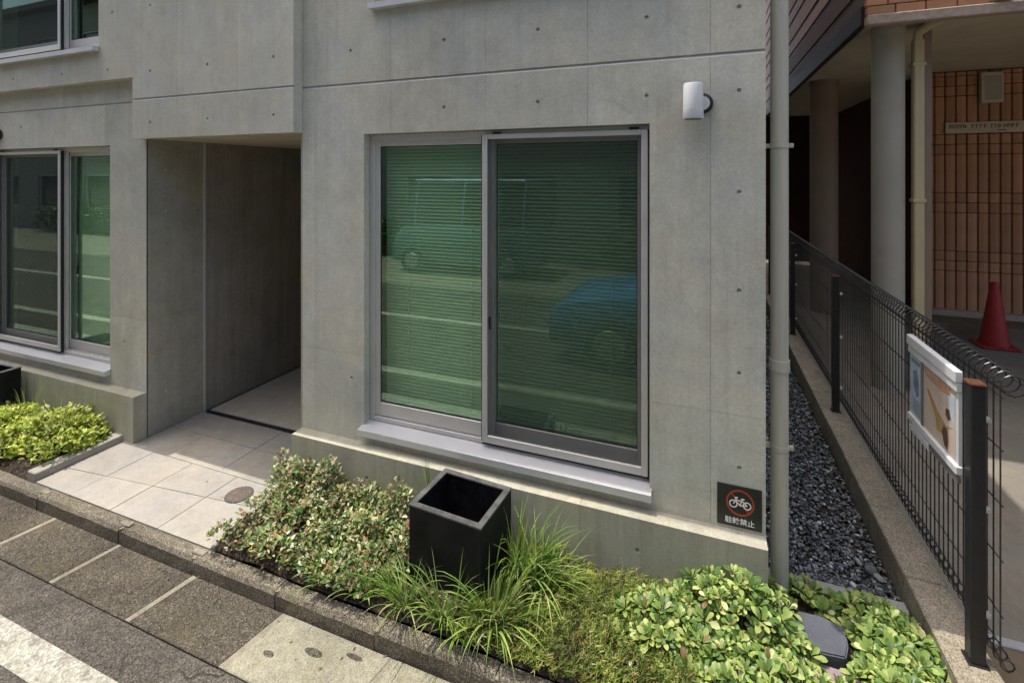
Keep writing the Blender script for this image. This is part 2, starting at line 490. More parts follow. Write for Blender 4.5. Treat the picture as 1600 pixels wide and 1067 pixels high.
def leaf_mesh(name, V, F, mats):
    """template verts V (k,3), faces F, 4x4 transforms mats (n,4,4): one mesh of many leaves"""
    V = np.asarray(V, float)
    n, k = len(mats), len(V)
    Vh = np.c_[V, np.ones(k)]
    P = np.einsum('nij,kj->nki', mats, Vh)[:, :, :3].reshape(-1, 3)
    fl = [len(f) for f in F]
    idx = np.concatenate([np.asarray(f) for f in F])
    loops = (np.arange(n)[:, None] * k + idx[None, :]).ravel()
    tot = np.tile(fl, n)
    start = np.r_[0, np.cumsum(tot)[:-1]]
    me = bpy.data.meshes.new(name)
    me.vertices.add(len(P)); me.vertices.foreach_set('co', P.ravel())
    me.loops.add(len(loops)); me.loops.foreach_set('vertex_index', loops.astype(np.int32))
    me.polygons.add(len(tot)); me.polygons.foreach_set('loop_start', start.astype(np.int32))
    try:
        me.polygons.foreach_set('loop_total', tot.astype(np.int32))
    except Exception:
        pass
    me.update(calc_edges=True)
    me.validate()
    return me

def frame(dirv, up, pos, sc):
    """matrix whose local y runs along dirv, z near up"""
    d = Vector(dirv).normalized()
    x = d.cross(Vector(up))
    if x.length < 1e-4:
        x = Vector((1, 0, 0))
    x.normalize()
    z = x.cross(d)
    m = Matrix((x, d, z)).transposed().to_4x4()
    m = Matrix.Translation(pos) @ m @ Matrix.Diagonal((sc[0], sc[1], sc[2], 1))
    return np.array(m)

# ------------------------------------------------------------------ concrete panels with tie holes, openings, recessed seams
def panels(parent, mapf, a0, a1, z0, z1, seamA, seamZ, openings, ties, mat, th=0.012, gap=0.0014, name='wall_panel', tr=0.0125, zgaps=None):
    As = [a0] + sorted(seamA) + [a1]
    Zs = [z0] + sorted(seamZ) + [z1]
    zgaps = zgaps or {}
    out = []
    for ia in range(len(As) - 1):
        for iz in range(len(Zs) - 1):
            ca, cb = As[ia] + (gap / 2 if ia else 0), As[ia + 1] - (gap / 2 if ia < len(As) - 2 else 0)
            g0 = zgaps.get(Zs[iz], gap); g1 = zgaps.get(Zs[iz + 1], gap)
            cc, cd_ = Zs[iz] + (g0 / 2 if iz else 0), Zs[iz + 1] - (g1 / 2 if iz < len(Zs) - 2 else 0)
            tt = [(ta, tz) for ta, tz in ties if ca + 2 * tr < ta < cb - 2 * tr and cc + 2 * tr < tz < cd_ - 2 * tr
                  and not any(o[0] - 2 * tr < ta < o[1] + 2 * tr and o[2] - 2 * tr < tz < o[3] + 2 * tr for o in openings)]
            ba = sorted({round(v, 5) for v in [ca, cb] + [o[k] for o in openings for k in (0, 1) if ca < o[k] < cb] + [t[0] + s_ * tr for t in tt for s_ in (-1, 1)]})
            bz = sorted({round(v, 5) for v in [cc, cd_] + [o[k] for o in openings for k in (2, 3) if cc < o[k] < cd_] + [t[1] + s_ * tr for t in tt for s_ in (-1, 1)]})
            bm = bmesh.new()
            vd = {}
            def V(a, z, d=0.0):
                k = (round(a, 5), round(z, 5), round(d, 5))
                if k not in vd:
                    vd[k] = bm.verts.new(mapf(a, z, d))
                return vd[k]
            nf = 0
            for i in range(len(ba) - 1):
                for j in range(len(bz) - 1):
                    x0, x1, y0, y1 = ba[i], ba[i + 1], bz[j], bz[j + 1]
                    mx, my = (x0 + x1) / 2, (y0 + y1) / 2
                    if any(o[0] < mx < o[1] and o[2] < my < o[3] for o in openings):
                        continue
                    tie = next((t for t in tt if abs(t[0] - mx) < 1e-3 and abs(t[1] - my) < 1e-3), None)
                    nf += 1
                    if tie is None:
                        bm.faces.new((V(x0, y0), V(x1, y0), V(x1, y1), V(x0, y1)))
                        continue
                    ring = [(x0, y0), (mx, y0), (x1, y0), (x1, my), (x1, y1), (mx, y1), (x0, y1), (x0, my)]
                    o_ = [V(*p) for p in ring]
                    inn, dp = [], []
                    for q in range(8):
                        an = PI * 1.25 + q * PI / 4
                        inn.append(V(mx + math.cos(an) * tr * .95, my + math.sin(an) * tr * .95, 0.0001))
                        dp.append(V(mx + math.cos(an) * tr * .74, my + math.sin(an) * tr * .74, 0.0118))
                    for q in range(8):
                        r_ = (q + 1) % 8
                        bm.faces.new((o_[q], o_[r_], inn[r_], inn[q]))
                        bm.faces.new((inn[q], inn[r_], dp[r_], dp[q]))
                    bm.faces.new(dp)
            if not nf:
                bm.free()
                continue
            be = [e for e in bm.edges if e.is_boundary]
            r = bmesh.ops.extrude_edge_only(bm, edges=be)
            off = Vector(mapf(0, 0, th)) - Vector(mapf(0, 0, 0))
            for v in [g for g in r['geom'] if isinstance(g, bmesh.types.BMVert)]:
                v.co += off
            bmesh.ops.recalc_face_normals(bm, faces=bm.faces[:])
            c = sum((f.calc_center_median() for f in bm.faces), Vector()) / len(bm.faces)
            inward = off.normalized()
            big = max(bm.faces, key=lambda f: f.calc_area())
            if big.normal.dot(inward) > 0:
                bmesh.ops.reverse_faces(bm, faces=bm.faces[:])
            me = bpy.data.meshes.new(name)
            bm.to_mesh(me)
            bm.free()
            out.append(link(name, me, mat, parent))
    return out

def holed_slab(mb, mapf, a0, a1, z0, z1, openings, d0, d1):
    """solid wall slab with rectangular openings, including reveals"""
    ba = sorted({a0, a1} | {min(max(o[k], a0), a1) for o in openings for k in (0, 1)})
    bz = sorted({z0, z1} | {min(max(o[k], z0), z1) for o in openings for k in (2, 3)})
    solid = lambda i, j: 0 <= i < len(ba) - 1 and 0 <= j < len(bz) - 1 and not any(
        o[0] < (ba[i] + ba[i + 1]) / 2 < o[1] and o[2] < (bz[j] + bz[j + 1]) / 2 < o[3] for o in openings)
    for i in range(len(ba) - 1):
        for j in range(len(bz) - 1):
            if not solid(i, j):
                continue
            A0, A1, Z0, Z1 = ba[i], ba[i + 1], bz[j], bz[j + 1]
            P = lambda a, z, d: mapf(a, z, d)
            mb.quad(P(A0, Z0, d0), P(A1, Z0, d0), P(A1, Z1, d0), P(A0, Z1, d0))
            mb.quad(P(A0, Z0, d1), P(A0, Z1, d1), P(A1, Z1, d1), P(A1, Z0, d1))
            if not solid(i - 1, j): mb.quad(P(A0, Z0, d0), P(A0, Z1, d0), P(A0, Z1, d1), P(A0, Z0, d1))
            if not solid(i + 1, j): mb.quad(P(A1, Z0, d0), P(A1, Z0, d1), P(A1, Z1, d1), P(A1, Z1, d0))
            if not solid(i, j - 1): mb.quad(P(A0, Z0, d0), P(A0, Z0, d1), P(A1, Z0, d1), P(A1, Z0, d0))
            if not solid(i, j + 1): mb.quad(P(A0, Z1, d0), P(A1, Z1, d0), P(A1, Z1, d1), P(A0, Z1, d1))
    bmesh.ops.remove_doubles(mb.bm, verts=mb.bm.verts[:], dist=1e-5)

# ================================================================== GROUND
gm = MB(); gm.quad((-120, -120, -0.16), (120, -120, -0.16), (120, 120, -0.16), (-120, 120, -0.16))
tag(gm.build('ground', 'earth'), 'flat bare ground around the buildings', None, kind='structure')

rd = MB(); rd.quad((-60, -3.2, 0), (60, -3.2, 0), (60, 1.62, 0), (-60, 1.62, 0))
tag(rd.build('road', 'asphalt'), 'worn grey asphalt lane in front of the concrete building', None, kind='structure')
for y0, y1, lb in ((1.27, 1.415, 'white painted edge line nearest the kerb'), (0.66, 0.79, 'white painted line beside the blue car'), (-1.30, -1.16, 'white painted edge line on the far side of the lane')):
    m_ = MB(); m_.quad((-40, y0, 0.004), (40, y0, 0.004), (40, y1, 0.004), (-40, y1, 0.004))
    tag(m_.build('road_marking', 'line'), lb, None, kind='structure')
lot = MB(); lot.quad((-60, -6.9, 0.0), (60, -6.9, 0.0), (60, -3.2, 0.0), (-60, -3.2, 0.0))
tag(lot.build('parking_lot', 'driveway'), 'pale parking lot across the lane', None, kind='structure')

gutter = MB(); gutter.box(-60, 60, 1.62, 1.945, -0.15, -0.012)
gutter = tag(gutter.build('gutter', 'gutter'), 'shallow concrete gutter of aggregate slabs along the kerb', None, kind='structure')
jx = [-7.4, -6.75, -6.1, -5.43, -4.72, -4.02, -3.37, -2.72, -2.06, -1.40, -0.72, -0.05, 0.6, 1.25]
SK = 0.20
for i in range(len(jx) - 1):
    a, b = jx[i] + 0.016, jx[i + 1] - 0.016
    pale = i in (8, 9)
    mb = MB()
    dz = rng.uniform(-.002, .003)
    mb.prism([(a, 1.625), (b, 1.625), (b + SK * .32, 1.94), (a + SK * .32, 1.94)], lambda x, y, d: (x, y, d + 0.022 * (y - 1.63)), -0.011, 0.006 + dz + (0.004 if pale else 0))
    bmesh.ops.bevel(mb.bm, geom=[e for e in mb.bm.edges], offset=0.004, segments=1, affect='EDGES')
    o = mb.build('gutter_slab', 'gutter_pale' if pale else 'gutter', gutter)
    if pale:
        o['label'] = 'pale concrete gutter cover with dark lifting holes'
        hm = MB()
        for (hx, hy, ra, rb) in (((a + b) / 2 + .02, 1.83, .05, .018), (a + .14, 1.75, .03, .014), (b - .1, 1.88, .045, .012)):
            for k in (0,):
                hm.prism([(hx + ra * math.cos(q * PI / 8), hy + rb * math.sin(q * PI / 8)) for q in range(16)], lambda x, y, d: (x, y, d + 0.022 * (y - 1.63)), 0.0085 + dz, 0.0118 + dz)
        hm.build('lifting_hole', 'asphalt', o)
for x in jx:
    mb = MB()
    mb.prism([(x - .0155, 1.626), (x + .0155, 1.626), (x + .0155 + SK * .32, 1.939), (x - .0155 + SK * .32, 1.939)], lambda a, y, d: (a, y, d + 0.022 * (y - 1.63)), -0.0115, 0.0045)
    mb.build('mortar_joint', 'mortar', gutter)

# kerb: stones with mortar joints
kb = MB(); kb.box(-60, 60, 1.955, 2.02, -0.15, 0.03)
kerb = tag(kb.build('kerb', 'kerb'), 'low weathered kerb of aggregate stones between gutter and frontage', None, kind='structure')
kx = [-7.9, -7.28, -6.66, -6.04, -5.42, -4.80, -4.18, -3.33, -2.69, -2.07, -1.45, -0.83, -0.21, 0.41, 1.05]
for i in range(len(kx) - 1):
    a, b = kx[i] + .009, kx[i + 1] - .009
    mb = MB()
    n = 6
    dy = rng.uniform(-.004, .004)
    top = 0.098 + rng.uniform(-.004, .004)
    prof = [(1.946 + dy, -0.02), (1.948 + dy, top - .02), (1.962 + dy, top), (2.022, top + .001), (2.028, top - .006), (2.028, -0.02)]
    rings = []
    for k in range(n + 1):
        x = a + (b - a) * k / n
        rings.append([mb.bm.verts.new((x, y + rng.uniform(-.0022, .0022), z + (rng.uniform(-.0022, .0022) if z > 0 else 0))) for y, z in prof])
    for p, q in zip(rings[:-1], rings[1:]):
        for j in range(len(prof)):
            mb.bm.faces.new((p[j], p[(j + 1) % 6], q[(j + 1) % 6], q[j]))
    mb.bm.faces.new(rings[0]); mb.bm.faces.new(rings[-1])
    mb.build('kerb_stone', 'kerb', kerb)
for x in kx:
    mb = MB(); mb.box(x - .0085, x + .0085, 1.952, 2.026, -0.02, 0.094)
    if x in (-4.18, -3.33, -2.69):
        mb.box(x - .045, x + .045, 1.975, 2.012, 0.095, 0.106, 0.004)
    mb.build('mortar_joint', 'mortar', kerb)

# entrance paving
pv = MB(); pv.box(-4.39, -2.655, 2.032, 2.592, -0.15, 0.088)
paving = tag(pv.build('paving', 'grout'), 'sunlit pale tile paving in front of the entrance', None, kind='structure')
cols = [-4.388, -3.995, -3.57, -3.112, -2.66]
yf, yb = 2.034, 2.588
ymid = lambda x: 2.215 + (x + 4.39) * 0.105
for i in range(4):
    for r_ in range(2):
        a, b = cols[i] + .002, cols[i + 1] - .002
        p = [(a, yf), (b, yf), (b, ymid(b) - .002), (a, ymid(a) - .002)] if r_ == 0 else [(a, ymid(a) + .002), (b, ymid(b) + .002), (b, yb), (a, yb)]
        mb = MB(); dz = rng.uniform(-.0008, .0008)
        mb.prism(p, lambda x, y, d: (x, y, d), 0.0885, 0.0995 + dz)
        bmesh.ops.bevel(mb.bm, geom=mb.bm.edges[:], offset=0.0015, segments=1, affect='EDGES')
        mb.build('paving_tile', 'tile', paving)
e = MB(); e.box(-4.388, -2.70, 2.5895, 2.612, -0.1, 0.103, 0.003)
e.build('threshold_strip', 'edging', paving)

# recess floor and inner passage floor
fl = MB(); fl.box(-4.265, -2.635, 2.613, 3.19, -0.15, 0.088)
rfloor = tag(fl.build('recess_floor', 'grout'), 'shaded grey tile floor inside the entrance recess', None, kind='structure')
for a, b in ((-4.265, -3.86), (-3.856, -3.30), (-3.296, -2.637)):
    for c_, d_ in ((2.614, 2.90), (2.904, 3.188)):
        mb = MB(); mb.box(a, b, c_, d_, 0.0885, 0.0995 + rng.uniform(-.0008, .0008), 0.0015)
        mb.build('paving_tile', 'edging', rfloor)
m_ = MB(); m_.box(-4.24, -2.64, 3.245, 7.9, -0.1, 0.100)
tag(m_.build('passage_floor', 'inner_floor'), 'plain pale floor of the passage beyond the door track', None, kind='structure')
m_ = MB(); m_.box(-4.24, -2.64, 3.191, 3.244, -0.1, 0.094)
tag(m_.build('door_track', 'gasket'), 'dark sunken door track across the entrance floor', None, kind='structure')

# planting soil
for nm, x0, x1, y0, y1, zt, lb in (('planting_bed', -2.62, 0.935, 2.032, 2.605, 0.165, 'dark soil of the planting bed under the big window'), ('planting_bed', -9.0, -4.50, 2.032, 2.605, 0.14, 'dark soil of the planting bed left of the entrance')):
    mb = MB()
    nx, ny = 60, 10
    g = [[mb.bm.verts.new((x0 + (x1 - x0) * i / nx, y0 + (y1 - y0) * j / ny, zt - (0.06 if j == 0 else 0) + 0.02 * mnoise.noise((i * .4, j * .6, x0)))) for j in range(ny + 1)] for i in range(nx + 1)]
    for i in range(nx):
        for j in range(ny):
            mb.bm.faces.new((g[i][j], g[i + 1][j], g[i + 1][j + 1], g[i][j + 1]))
    tag(mb.build(nm, 'soil'), lb, None, kind='structure')
mb = MB(); mb.box(0.285, 0.935, 2.604, 2.905, -0.1, 0.150)
tag(mb.build('planting_bed', 'soil'), 'soil corner of the bed beside the gravel strip', None, kind='structure')
# edging strips
mb = MB(); mb.box(-4.492, -4.392, 2.033, 2.66, -0.1, 0.155, 0.006)
tag(mb.build('edging', 'edging'), 'pale concrete edging between golden shrubs and entrance paving', None, kind='structure')
mb = MB(); mb.box(-2.654, -2.622, 2.033, 2.60, -0.1, 0.118, 0.004)
tag(mb.build('edging', 'edging'), 'thin pale edging between paving and variegated ground cover', None, kind='structure')
mb = MB(); mb.box(0.286, 0.932, 2.906, 3.005, -0.1, 0.130, 0.006)
tag(mb.build('edging', 'slate_strip'), 'grey concrete edging strip at the front end of the gravel', None, kind='structure')

# right-hand driveway
mb = MB(); mb.box(1.125, 12, 3.045, 7.55, -0.15, 0.05)
tag(mb.build('driveway', 'driveway'), 'concrete driveway beyond the mesh fence', None, kind='structure')
mb = MB(); mb.box(1.115, 12, 2.99, 3.043, -0.15, 0.057, 0.004)
tag(mb.build('driveway_edging', 'slate_strip'), 'pale edging strip across the mouth of the driveway', None, kind='structure')
mb = MB(); mb.box(1.125, 12, 1.95, 2.988, -0.15, 0.045)
tag(mb.build('driveway_apron', 'brownpave'), 'brown apron between the lane and the driveway', None, kind='structure')
mb = MB(); mb.box(0.286, 0.935, 3.004, 14, -0.1, 0.055)
tag(mb.build('gravel_bed', 'soil'), 'dark ground under the gravel strip', None, kind='structure')

# ================================================================== CONCRETE BUILDING
bld = thing('concrete_building', 'grey exposed concrete apartment building with aluminium sliding windows and a recessed entrance', 'building', (-3, 2.7, 0))
YF = 2.7
fac = lambda a, z, d: (a, YF + d, z)
WIN = (-2.100, -0.268, 0.600, 2.527)
WINL = (-6.57, -4.734, 0.600, 2.510)
UPW = (-2.02, -0.2, 3.375, 5.3)
GZ = 2.862
tiesR = []
for x in (-2.21, -1.50, -0.89, -0.284, 0.163):
    for z in (3.72, 3.09, 2.675):
        tiesR.append((x, z))
for z in (2.18, 1.62, 0.9):
    tiesR.append((-2.2, z)); tiesR.append((-2.42, z + .0))
for z in (2.17, 1.68, 1.27, 0.80):
    tiesR.append((0.163, z))
tiesR = [t for t in tiesR if t[0] > -2.4]
panels(bld, fac, -2.62, 0.281, -0.1, 6.1, [-2.505, -1.892, -1.22, -0.60, 0.03], [1.06, GZ, 4.66], [WIN, UPW], tiesR, 'conc', zgaps={GZ: 0.020})
tiesL = [(x, z) for x in (-6.06, -5.386, -4.56) for z in (2.715,)] + [(-4.55, z) for z in (2.32, 1.95, 1.35, .86)]
panels(bld, fac, -9.0, -4.27, -0.1, 3.045, [-7.2, -6.66, -6.0, -5.4, -4.80], [1.06, GZ], [WINL], tiesL, 'conc', zgaps={GZ: 0.014})
# recessed backing behind the panels gives the reveals
mb = MB(); holed_slab(mb, fac, -2.618, 0.279, -0.1, 6.1, [WIN, UPW], 0.0125, 0.20)
mb.build('backing_wall', 'conc', bld)
mb = MB(); holed_slab(mb, fac, -9.0, -4.272, -0.1, 3.05, [WINL], 0.0125, 0.20)
mb.build('backing_wall', 'conc', bld)
# sloped bottom of the horizontal groove, its sunlit look put into a pale colour
for xa, xb, yy in ((-2.62, 0.279, YF), (-9, -4.272, YF)):
    mb = MB(); mb.prism([(yy + .0005, GZ - .0105), (yy + .0124, GZ - .0105), (yy + .0124, GZ + .004)], lambda y, z, d: (d, y, z), xa, xb)
    mb.build('joint_strip', 'seal', bld)
# projecting block above the entrance and above the left bay
YB = 2.615
blk = lambda a, z, d: (a, YB + d, z)
UPL = (-6.57, -4.737, 3.335, 5.3)
opB = [UPL, (-9.1, -4.302, -1, 3.045)]
tiesB = [(x, z) for x in (-4.09, -3.45, -2.80) for z in (3.60, 3.08, 2.675)] + [(-4.56, 3.60), (-5.25, 3.14), (-4.62, 3.13), (-6.0, 3.15)]
panels(bld, blk, -9.0, -2.62, 2.548, 11.0, [-7.2, -6.66, -5.4, -4.80, -4.19, -3.78, -3.14], [GZ, 4.66, 6.4], opB, tiesB, 'conc', zgaps={GZ: 0.018})
mb = MB(); holed_slab(mb, blk, -8.998, -2.6215, 2.549, 11.0, [UPL, (-9.1, -4.3005, -1, 3.0465)], 0.0125, 0.0845)
mb.build('backing_wall', 'conc', bld)
mb = MB(); holed_slab(mb, fac, -9.0, -2.619, 3.06, 11.0, [UPL], 0.0005, 0.2)
mb.build('backing_wall', 'conc', bld)
mb = MB(); mb.prism([(YB + .0005, GZ - .0095), (YB + .0124, GZ - .0095), (YB + .0124, GZ + .003)], lambda y, z, d: (d, y, z), -4.302, -2.622)
mb.build('joint_strip', 'seal', bld)  # same pale tone for the sunlit groove bottom on the block
# lintel depth over the passage and passage ceiling
mb = MB(); mb.box(-4.268, -2.622, 2.7005, 8.0, 2.552, 3.04)
mb.build('passage_ceiling', 'soffit', bld)
# passage walls
pw = lambda a, z, d: (-4.27 - d, a, z)
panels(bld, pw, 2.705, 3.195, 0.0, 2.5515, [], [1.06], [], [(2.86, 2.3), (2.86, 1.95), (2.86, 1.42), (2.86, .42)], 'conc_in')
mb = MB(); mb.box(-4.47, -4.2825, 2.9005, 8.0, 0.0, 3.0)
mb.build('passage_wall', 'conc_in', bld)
mb = MB(); mb.box(-4.276, -4.256, 3.196, 3.214, 0.0, 2.5515, 0.002)
mb.build('joint_strip', 'alu', bld)
pw2 = lambda a, z, d: (-4.262 - d, a, z)
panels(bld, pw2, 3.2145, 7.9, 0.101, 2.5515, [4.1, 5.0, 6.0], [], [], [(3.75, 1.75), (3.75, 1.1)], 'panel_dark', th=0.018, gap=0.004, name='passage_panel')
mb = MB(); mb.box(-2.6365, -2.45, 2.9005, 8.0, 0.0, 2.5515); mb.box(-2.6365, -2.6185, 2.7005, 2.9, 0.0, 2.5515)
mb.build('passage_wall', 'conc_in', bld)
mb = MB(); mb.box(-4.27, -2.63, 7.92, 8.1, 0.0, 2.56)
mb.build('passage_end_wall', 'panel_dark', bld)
# side wall, roof, back so that the building is a solid volume
mb = MB(); mb.box(0.06, 0.2795, 2.9005, 14.0, -0.1, 6.1)
mb.build('side_wall', 'conc', bld)
mb = MB(); mb.box(-9.0, -2.62, 2.62, 14.0, 11.001, 11.2); mb.box(-2.6195, 0.28, 2.7, 14.0, 6.101, 6.16)
mb.build('roof', 'conc', bld)
mb = MB(); mb.box(-9.0, -8.8, 2.9005, 14.0, -0.1, 11.0); mb.box(-2.82, -2.6195, 2.9005, 14.0, 6.1605, 11.0); mb.box(-8.799, 0.059, 13.8, 14.0, -0.1, 6.1); mb.box(-8.799, -2.8205, 13.8, 14.0, 6.1005, 11.0)
mb.build('side_wall', 'conc', bld)
# unseen taller rear block, added to keep sun off the back of the driveway
mb = MB(); holed_slab(mb, lambda a, z, d: (a, 4.90 + d, z), -2.6190, 0.2795, 6.1605, 9.0, [], 0, 9.1)
mb.build('rear_shade_block', 'conc', bld)
# plinth with ledge
YP = 2.600
pl = lambda a, z, d: (a, YP + d, z)
panels(bld, pl, -2.62, 0.281, -0.1, 0.492, [-0.62], [], [], [(-2.0, .33), (-1.3, .33), (-0.32, .33)], 'plinth', th=0.0995, name='plinth')
panels(bld, pl, -9.0, -4.27, -0.1, 0.472, [-6.1], [], [], [], 'plinth', th=0.0995, name='plinth')

# ---------------- windows
def ring(mb, x0, x1, z0, z1, y0, y1, ws, wt, wb, bev=0.002):
    mb.box(x0, x0 + ws, y0, y1, z0, z1, bev)
    mb.box(x1 - ws, x1, y0, y1, z0, z1, bev)
    mb.box(x0 + ws, x1 - ws, y0 + .0008, y1 - .0008, z1 - wt, z1, bev)
    mb.box(x0 + ws, x1 - ws, y0 + .0008, y1 - .0008, z0, z0 + wb, bev)

def make_window(op, yf, screen, blinds, xm=None, tilt=60, sill=True):
    x0, x1, z0, z1 = op
    xm = xm if xm is not None else (x0 + x1) / 2 - .04
    mb = MB()
    yo = yf + 0.060
    ring(mb, x0 + .002, x1 - .002, z0 + .012, z1 - .002, yo, yo + .085, 0.036, 0.040, 0.030)
    for k in (0.022, 0.050):                                  # track ribs on the bottom rail
        mb.box(x0 + .04, x1 - .04, yo + k - .003, yo + k + .003, z0 + .0425, z0 + .052)
    win = mb.build('window', 'alu', bld)
    if sill:
        mb = MB()
        mb.prism([(yf - .052, z0 - .044), (yf - .052, z0 - .006), (yf + .058, z0 + .012), (yf + .058, z0 - .001), (yf - .004, z0 - .010), (yf - .004, z0 - .044)], lambda y, z, d: (d, y, z), x0 - .014, x1 + .012)
        mb.build('sill', 'alu_white', win)
    zi0, zi1 = z0 + .046, z1 - .034
    # two sliding sashes
    for k, (a, b, ys) in enumerate(((x0 + .030, xm + .030, yo + .012), (xm - .012, x1 - .032, yo + .043))):
        mb = MB(); ring(mb, a, b, zi0, zi1, ys, ys + .026, 0.044, 0.046, 0.088, 0.003)
        sa = mb.build('sash', 'alu', win)
        mb = MB(); ring(mb, a + .043, b - .043, zi0 + .087, zi1 - .045, ys + .0095, ys + .0165, 0.006, 0.006, 0.006, 0)
        mb.build('gasket', 'gasket', win)
        mb = MB(); mb.box(a + .0485, b - .0485, ys + .011, ys + .015, zi0 + .0925, zi1 - .0505)
        mb.build('glass_pane', 'glass', win)
        if blinds[k]:
            mb = MB()
            yb_ = yo + .135
            z = zi0 + .03
            ti = R(tilt)
            while z < zi1 - .03:
                wv = rng.uniform(-.02, .02)
                c_, s_ = math.cos(ti + wv) * .0125, math.sin(ti + wv) * .0125
                xa, xb = a + .012, b - .012
                P = [[mb.bm.verts.new((x, yb_ + f * c_, z + f * s_ + (0.002 if f == 0 else 0))) for f in (-1, 0, 1)] for x in (xa, xb)]
                for q in (0, 1):
                    mb.bm.faces.new((P[0][q], P[1][q], P[1][q + 1], P[0][q + 1])).smooth = True
                z += .0232
            for lx in (a + .2, b - .2):
                mb.box(lx - .001, lx + .001, yb_ - .013, yb_ - .011, zi0 + .03, zi1 - .03)
            mb.box(a + .008, b - .008, yb_ - .016, yb_ + .016, zi1 - .028, zi1 - .002)
            mb.box(a + .01, b - .01, yb_ - .010, yb_ + .010, zi0 + .006, zi0 + .022)
            o = mb.build('blind', 'blind', win)
            o['kind'] = 'stuff'
    # outer insect screen
    a, b = (xm - .028, x1 - .012) if screen == 'R' else (x0 + .012, xm + .028)
    mb = MB(); ring(mb, a, b, z0 + .040, z1 - .026, yf + .026, yf + .046, 0.034, 0.030, 0.046, 0.003)
    mb.build('screen_frame', 'alu', win)
    mb = MB(); mb.quad((a + .03, yf + .037, z0 + .08), (b - .03, yf + .037, z0 + .08), (b - .03, yf + .037, z1 - .054), (a + .03, yf + .037, z1 - .054))
    mb.build('insect_net', 'net', win)
    mb = MB()                                                # black seals and rollers round the screen
    mb.box(a - .007, a - .0005, yf + .034, yf + .055, z0 + .045, z1 - .03)
    mb.box(b + .0005, b + .008, yf + .034, yf + .055, z0 + .03, z1 - .03)
    mb.box(a, b, yf + .030, yf + .05, z0 + .030, z0 + .0395)
    for rx in (a + .07, b - .10):
        mb.box(rx, rx + .055, yf + .022, yf + .04, z1 - .0255, z1 - .014, .003)
    mb.build('seal', 'gasket', win)
    mb = MB()
    hx = (a + .045) if screen == 'R' else (b - .045)
    mb.box(hx - .006, hx + .006, yf + .040, yf + .05, z0 + .72, z0 + .80, .003)
    mb.build('latch', 'gasket', win)
    # room behind
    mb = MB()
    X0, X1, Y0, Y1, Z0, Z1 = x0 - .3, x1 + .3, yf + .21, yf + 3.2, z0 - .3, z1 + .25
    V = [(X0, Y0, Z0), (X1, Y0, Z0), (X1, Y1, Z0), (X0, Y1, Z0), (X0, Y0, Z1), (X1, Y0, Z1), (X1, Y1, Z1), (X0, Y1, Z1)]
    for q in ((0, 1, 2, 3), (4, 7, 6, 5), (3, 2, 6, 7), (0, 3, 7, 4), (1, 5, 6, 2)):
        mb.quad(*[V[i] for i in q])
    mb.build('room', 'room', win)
    return win

make_window(WIN, YF, 'R', (True, True), xm=-1.226)
make_window(WINL, YF, 'L', (False, True), xm=-5.53)
make_window(UPW, YF, 'R', (True, True))
make_window(UPL, YB, 'L', (False, False), xm=-5.36)

# drainpipe at the right corner
mb = MB()
px_, py_ = 0.352, 2.792
mb.lathe([(.041, 0.02), (.041, 6.1)], (px_, py_, 0), 20)
mb.lathe([(.047, 1.28), (.047, 1.335)], (px_, py_, 0), 20)
mb.lathe([(.047, -0.02), (.047, 0.16)], (px_, py_, 0), 20)
pipe = mb.build('drainpipe', 'pipe', bld)
for z in (2.40, 4.3, 0.9):
    mb = MB(); mb.lathe([(.0445, z - .011), (.0445, z + .011)], (px_, py_, 0), 20)
    mb.box(0.281, px_ - .04, py_ - .012, py_ + .012, z - .011, z + .011)
    mb.box(px_ + .04, px_ + .062, py_ - .010, py_ + .010, z - .011, z + .011, .003)
    mb.build('pipe_bracket', 'pipe', pipe)

# ================================================================== things on the facade
def wall_lamp(x, z, label):
    t = thing('wall_lamp', label, 'lamp', (x, YF, z), 'white can wall lamps')
    mb = MB(); mb.lathe([(.030, -.086), (.047, -.088), (.049, -.084), (.0480, -.030), (.0470, -.029), (.0470, -.027), (.0479, -.026), (.0465, .080), (.043, .088), (.01, .090)], (x, YF - .085, z), 28)
    mb.build('lamp_can', 'white', t)
    mb = MB(); mb.lathe([(.040, -.0885), (.040, -.0905), (.01, -.0905)], (x, YF - .085, z), 24)
    mb.build('lens', 'alu_dark', t)
    mb = MB(); mb.lathe([(.046, -.002), (.052, -.004), (.052, -.020), (.047, -.024), (.01, -.024)], (x + .042, YF, z - .004), 28, 'y')
    mb.build('back_plate', 'black', t)
    mb = MB(); mb.lathe([(.036, -.0245), (.036, -.030), (.01, -.030)], (x + .042, YF, z - .004), 24, 'y')
    mb.build('cover_ring', 'white', t)
    mb = MB(); mb.box(x + .01, x + .04, YF - .062, YF - .024, z - .02, z + .02, .003)
    mb.build('arm', 'white', t)
    return t
wall_lamp(-0.050, 2.620, 'white cylindrical wall lamp to the upper right of the big window')
wall_lamp(-6.462, 2.655, 'wall lamp above the left window, only its dark ring inside the picture')

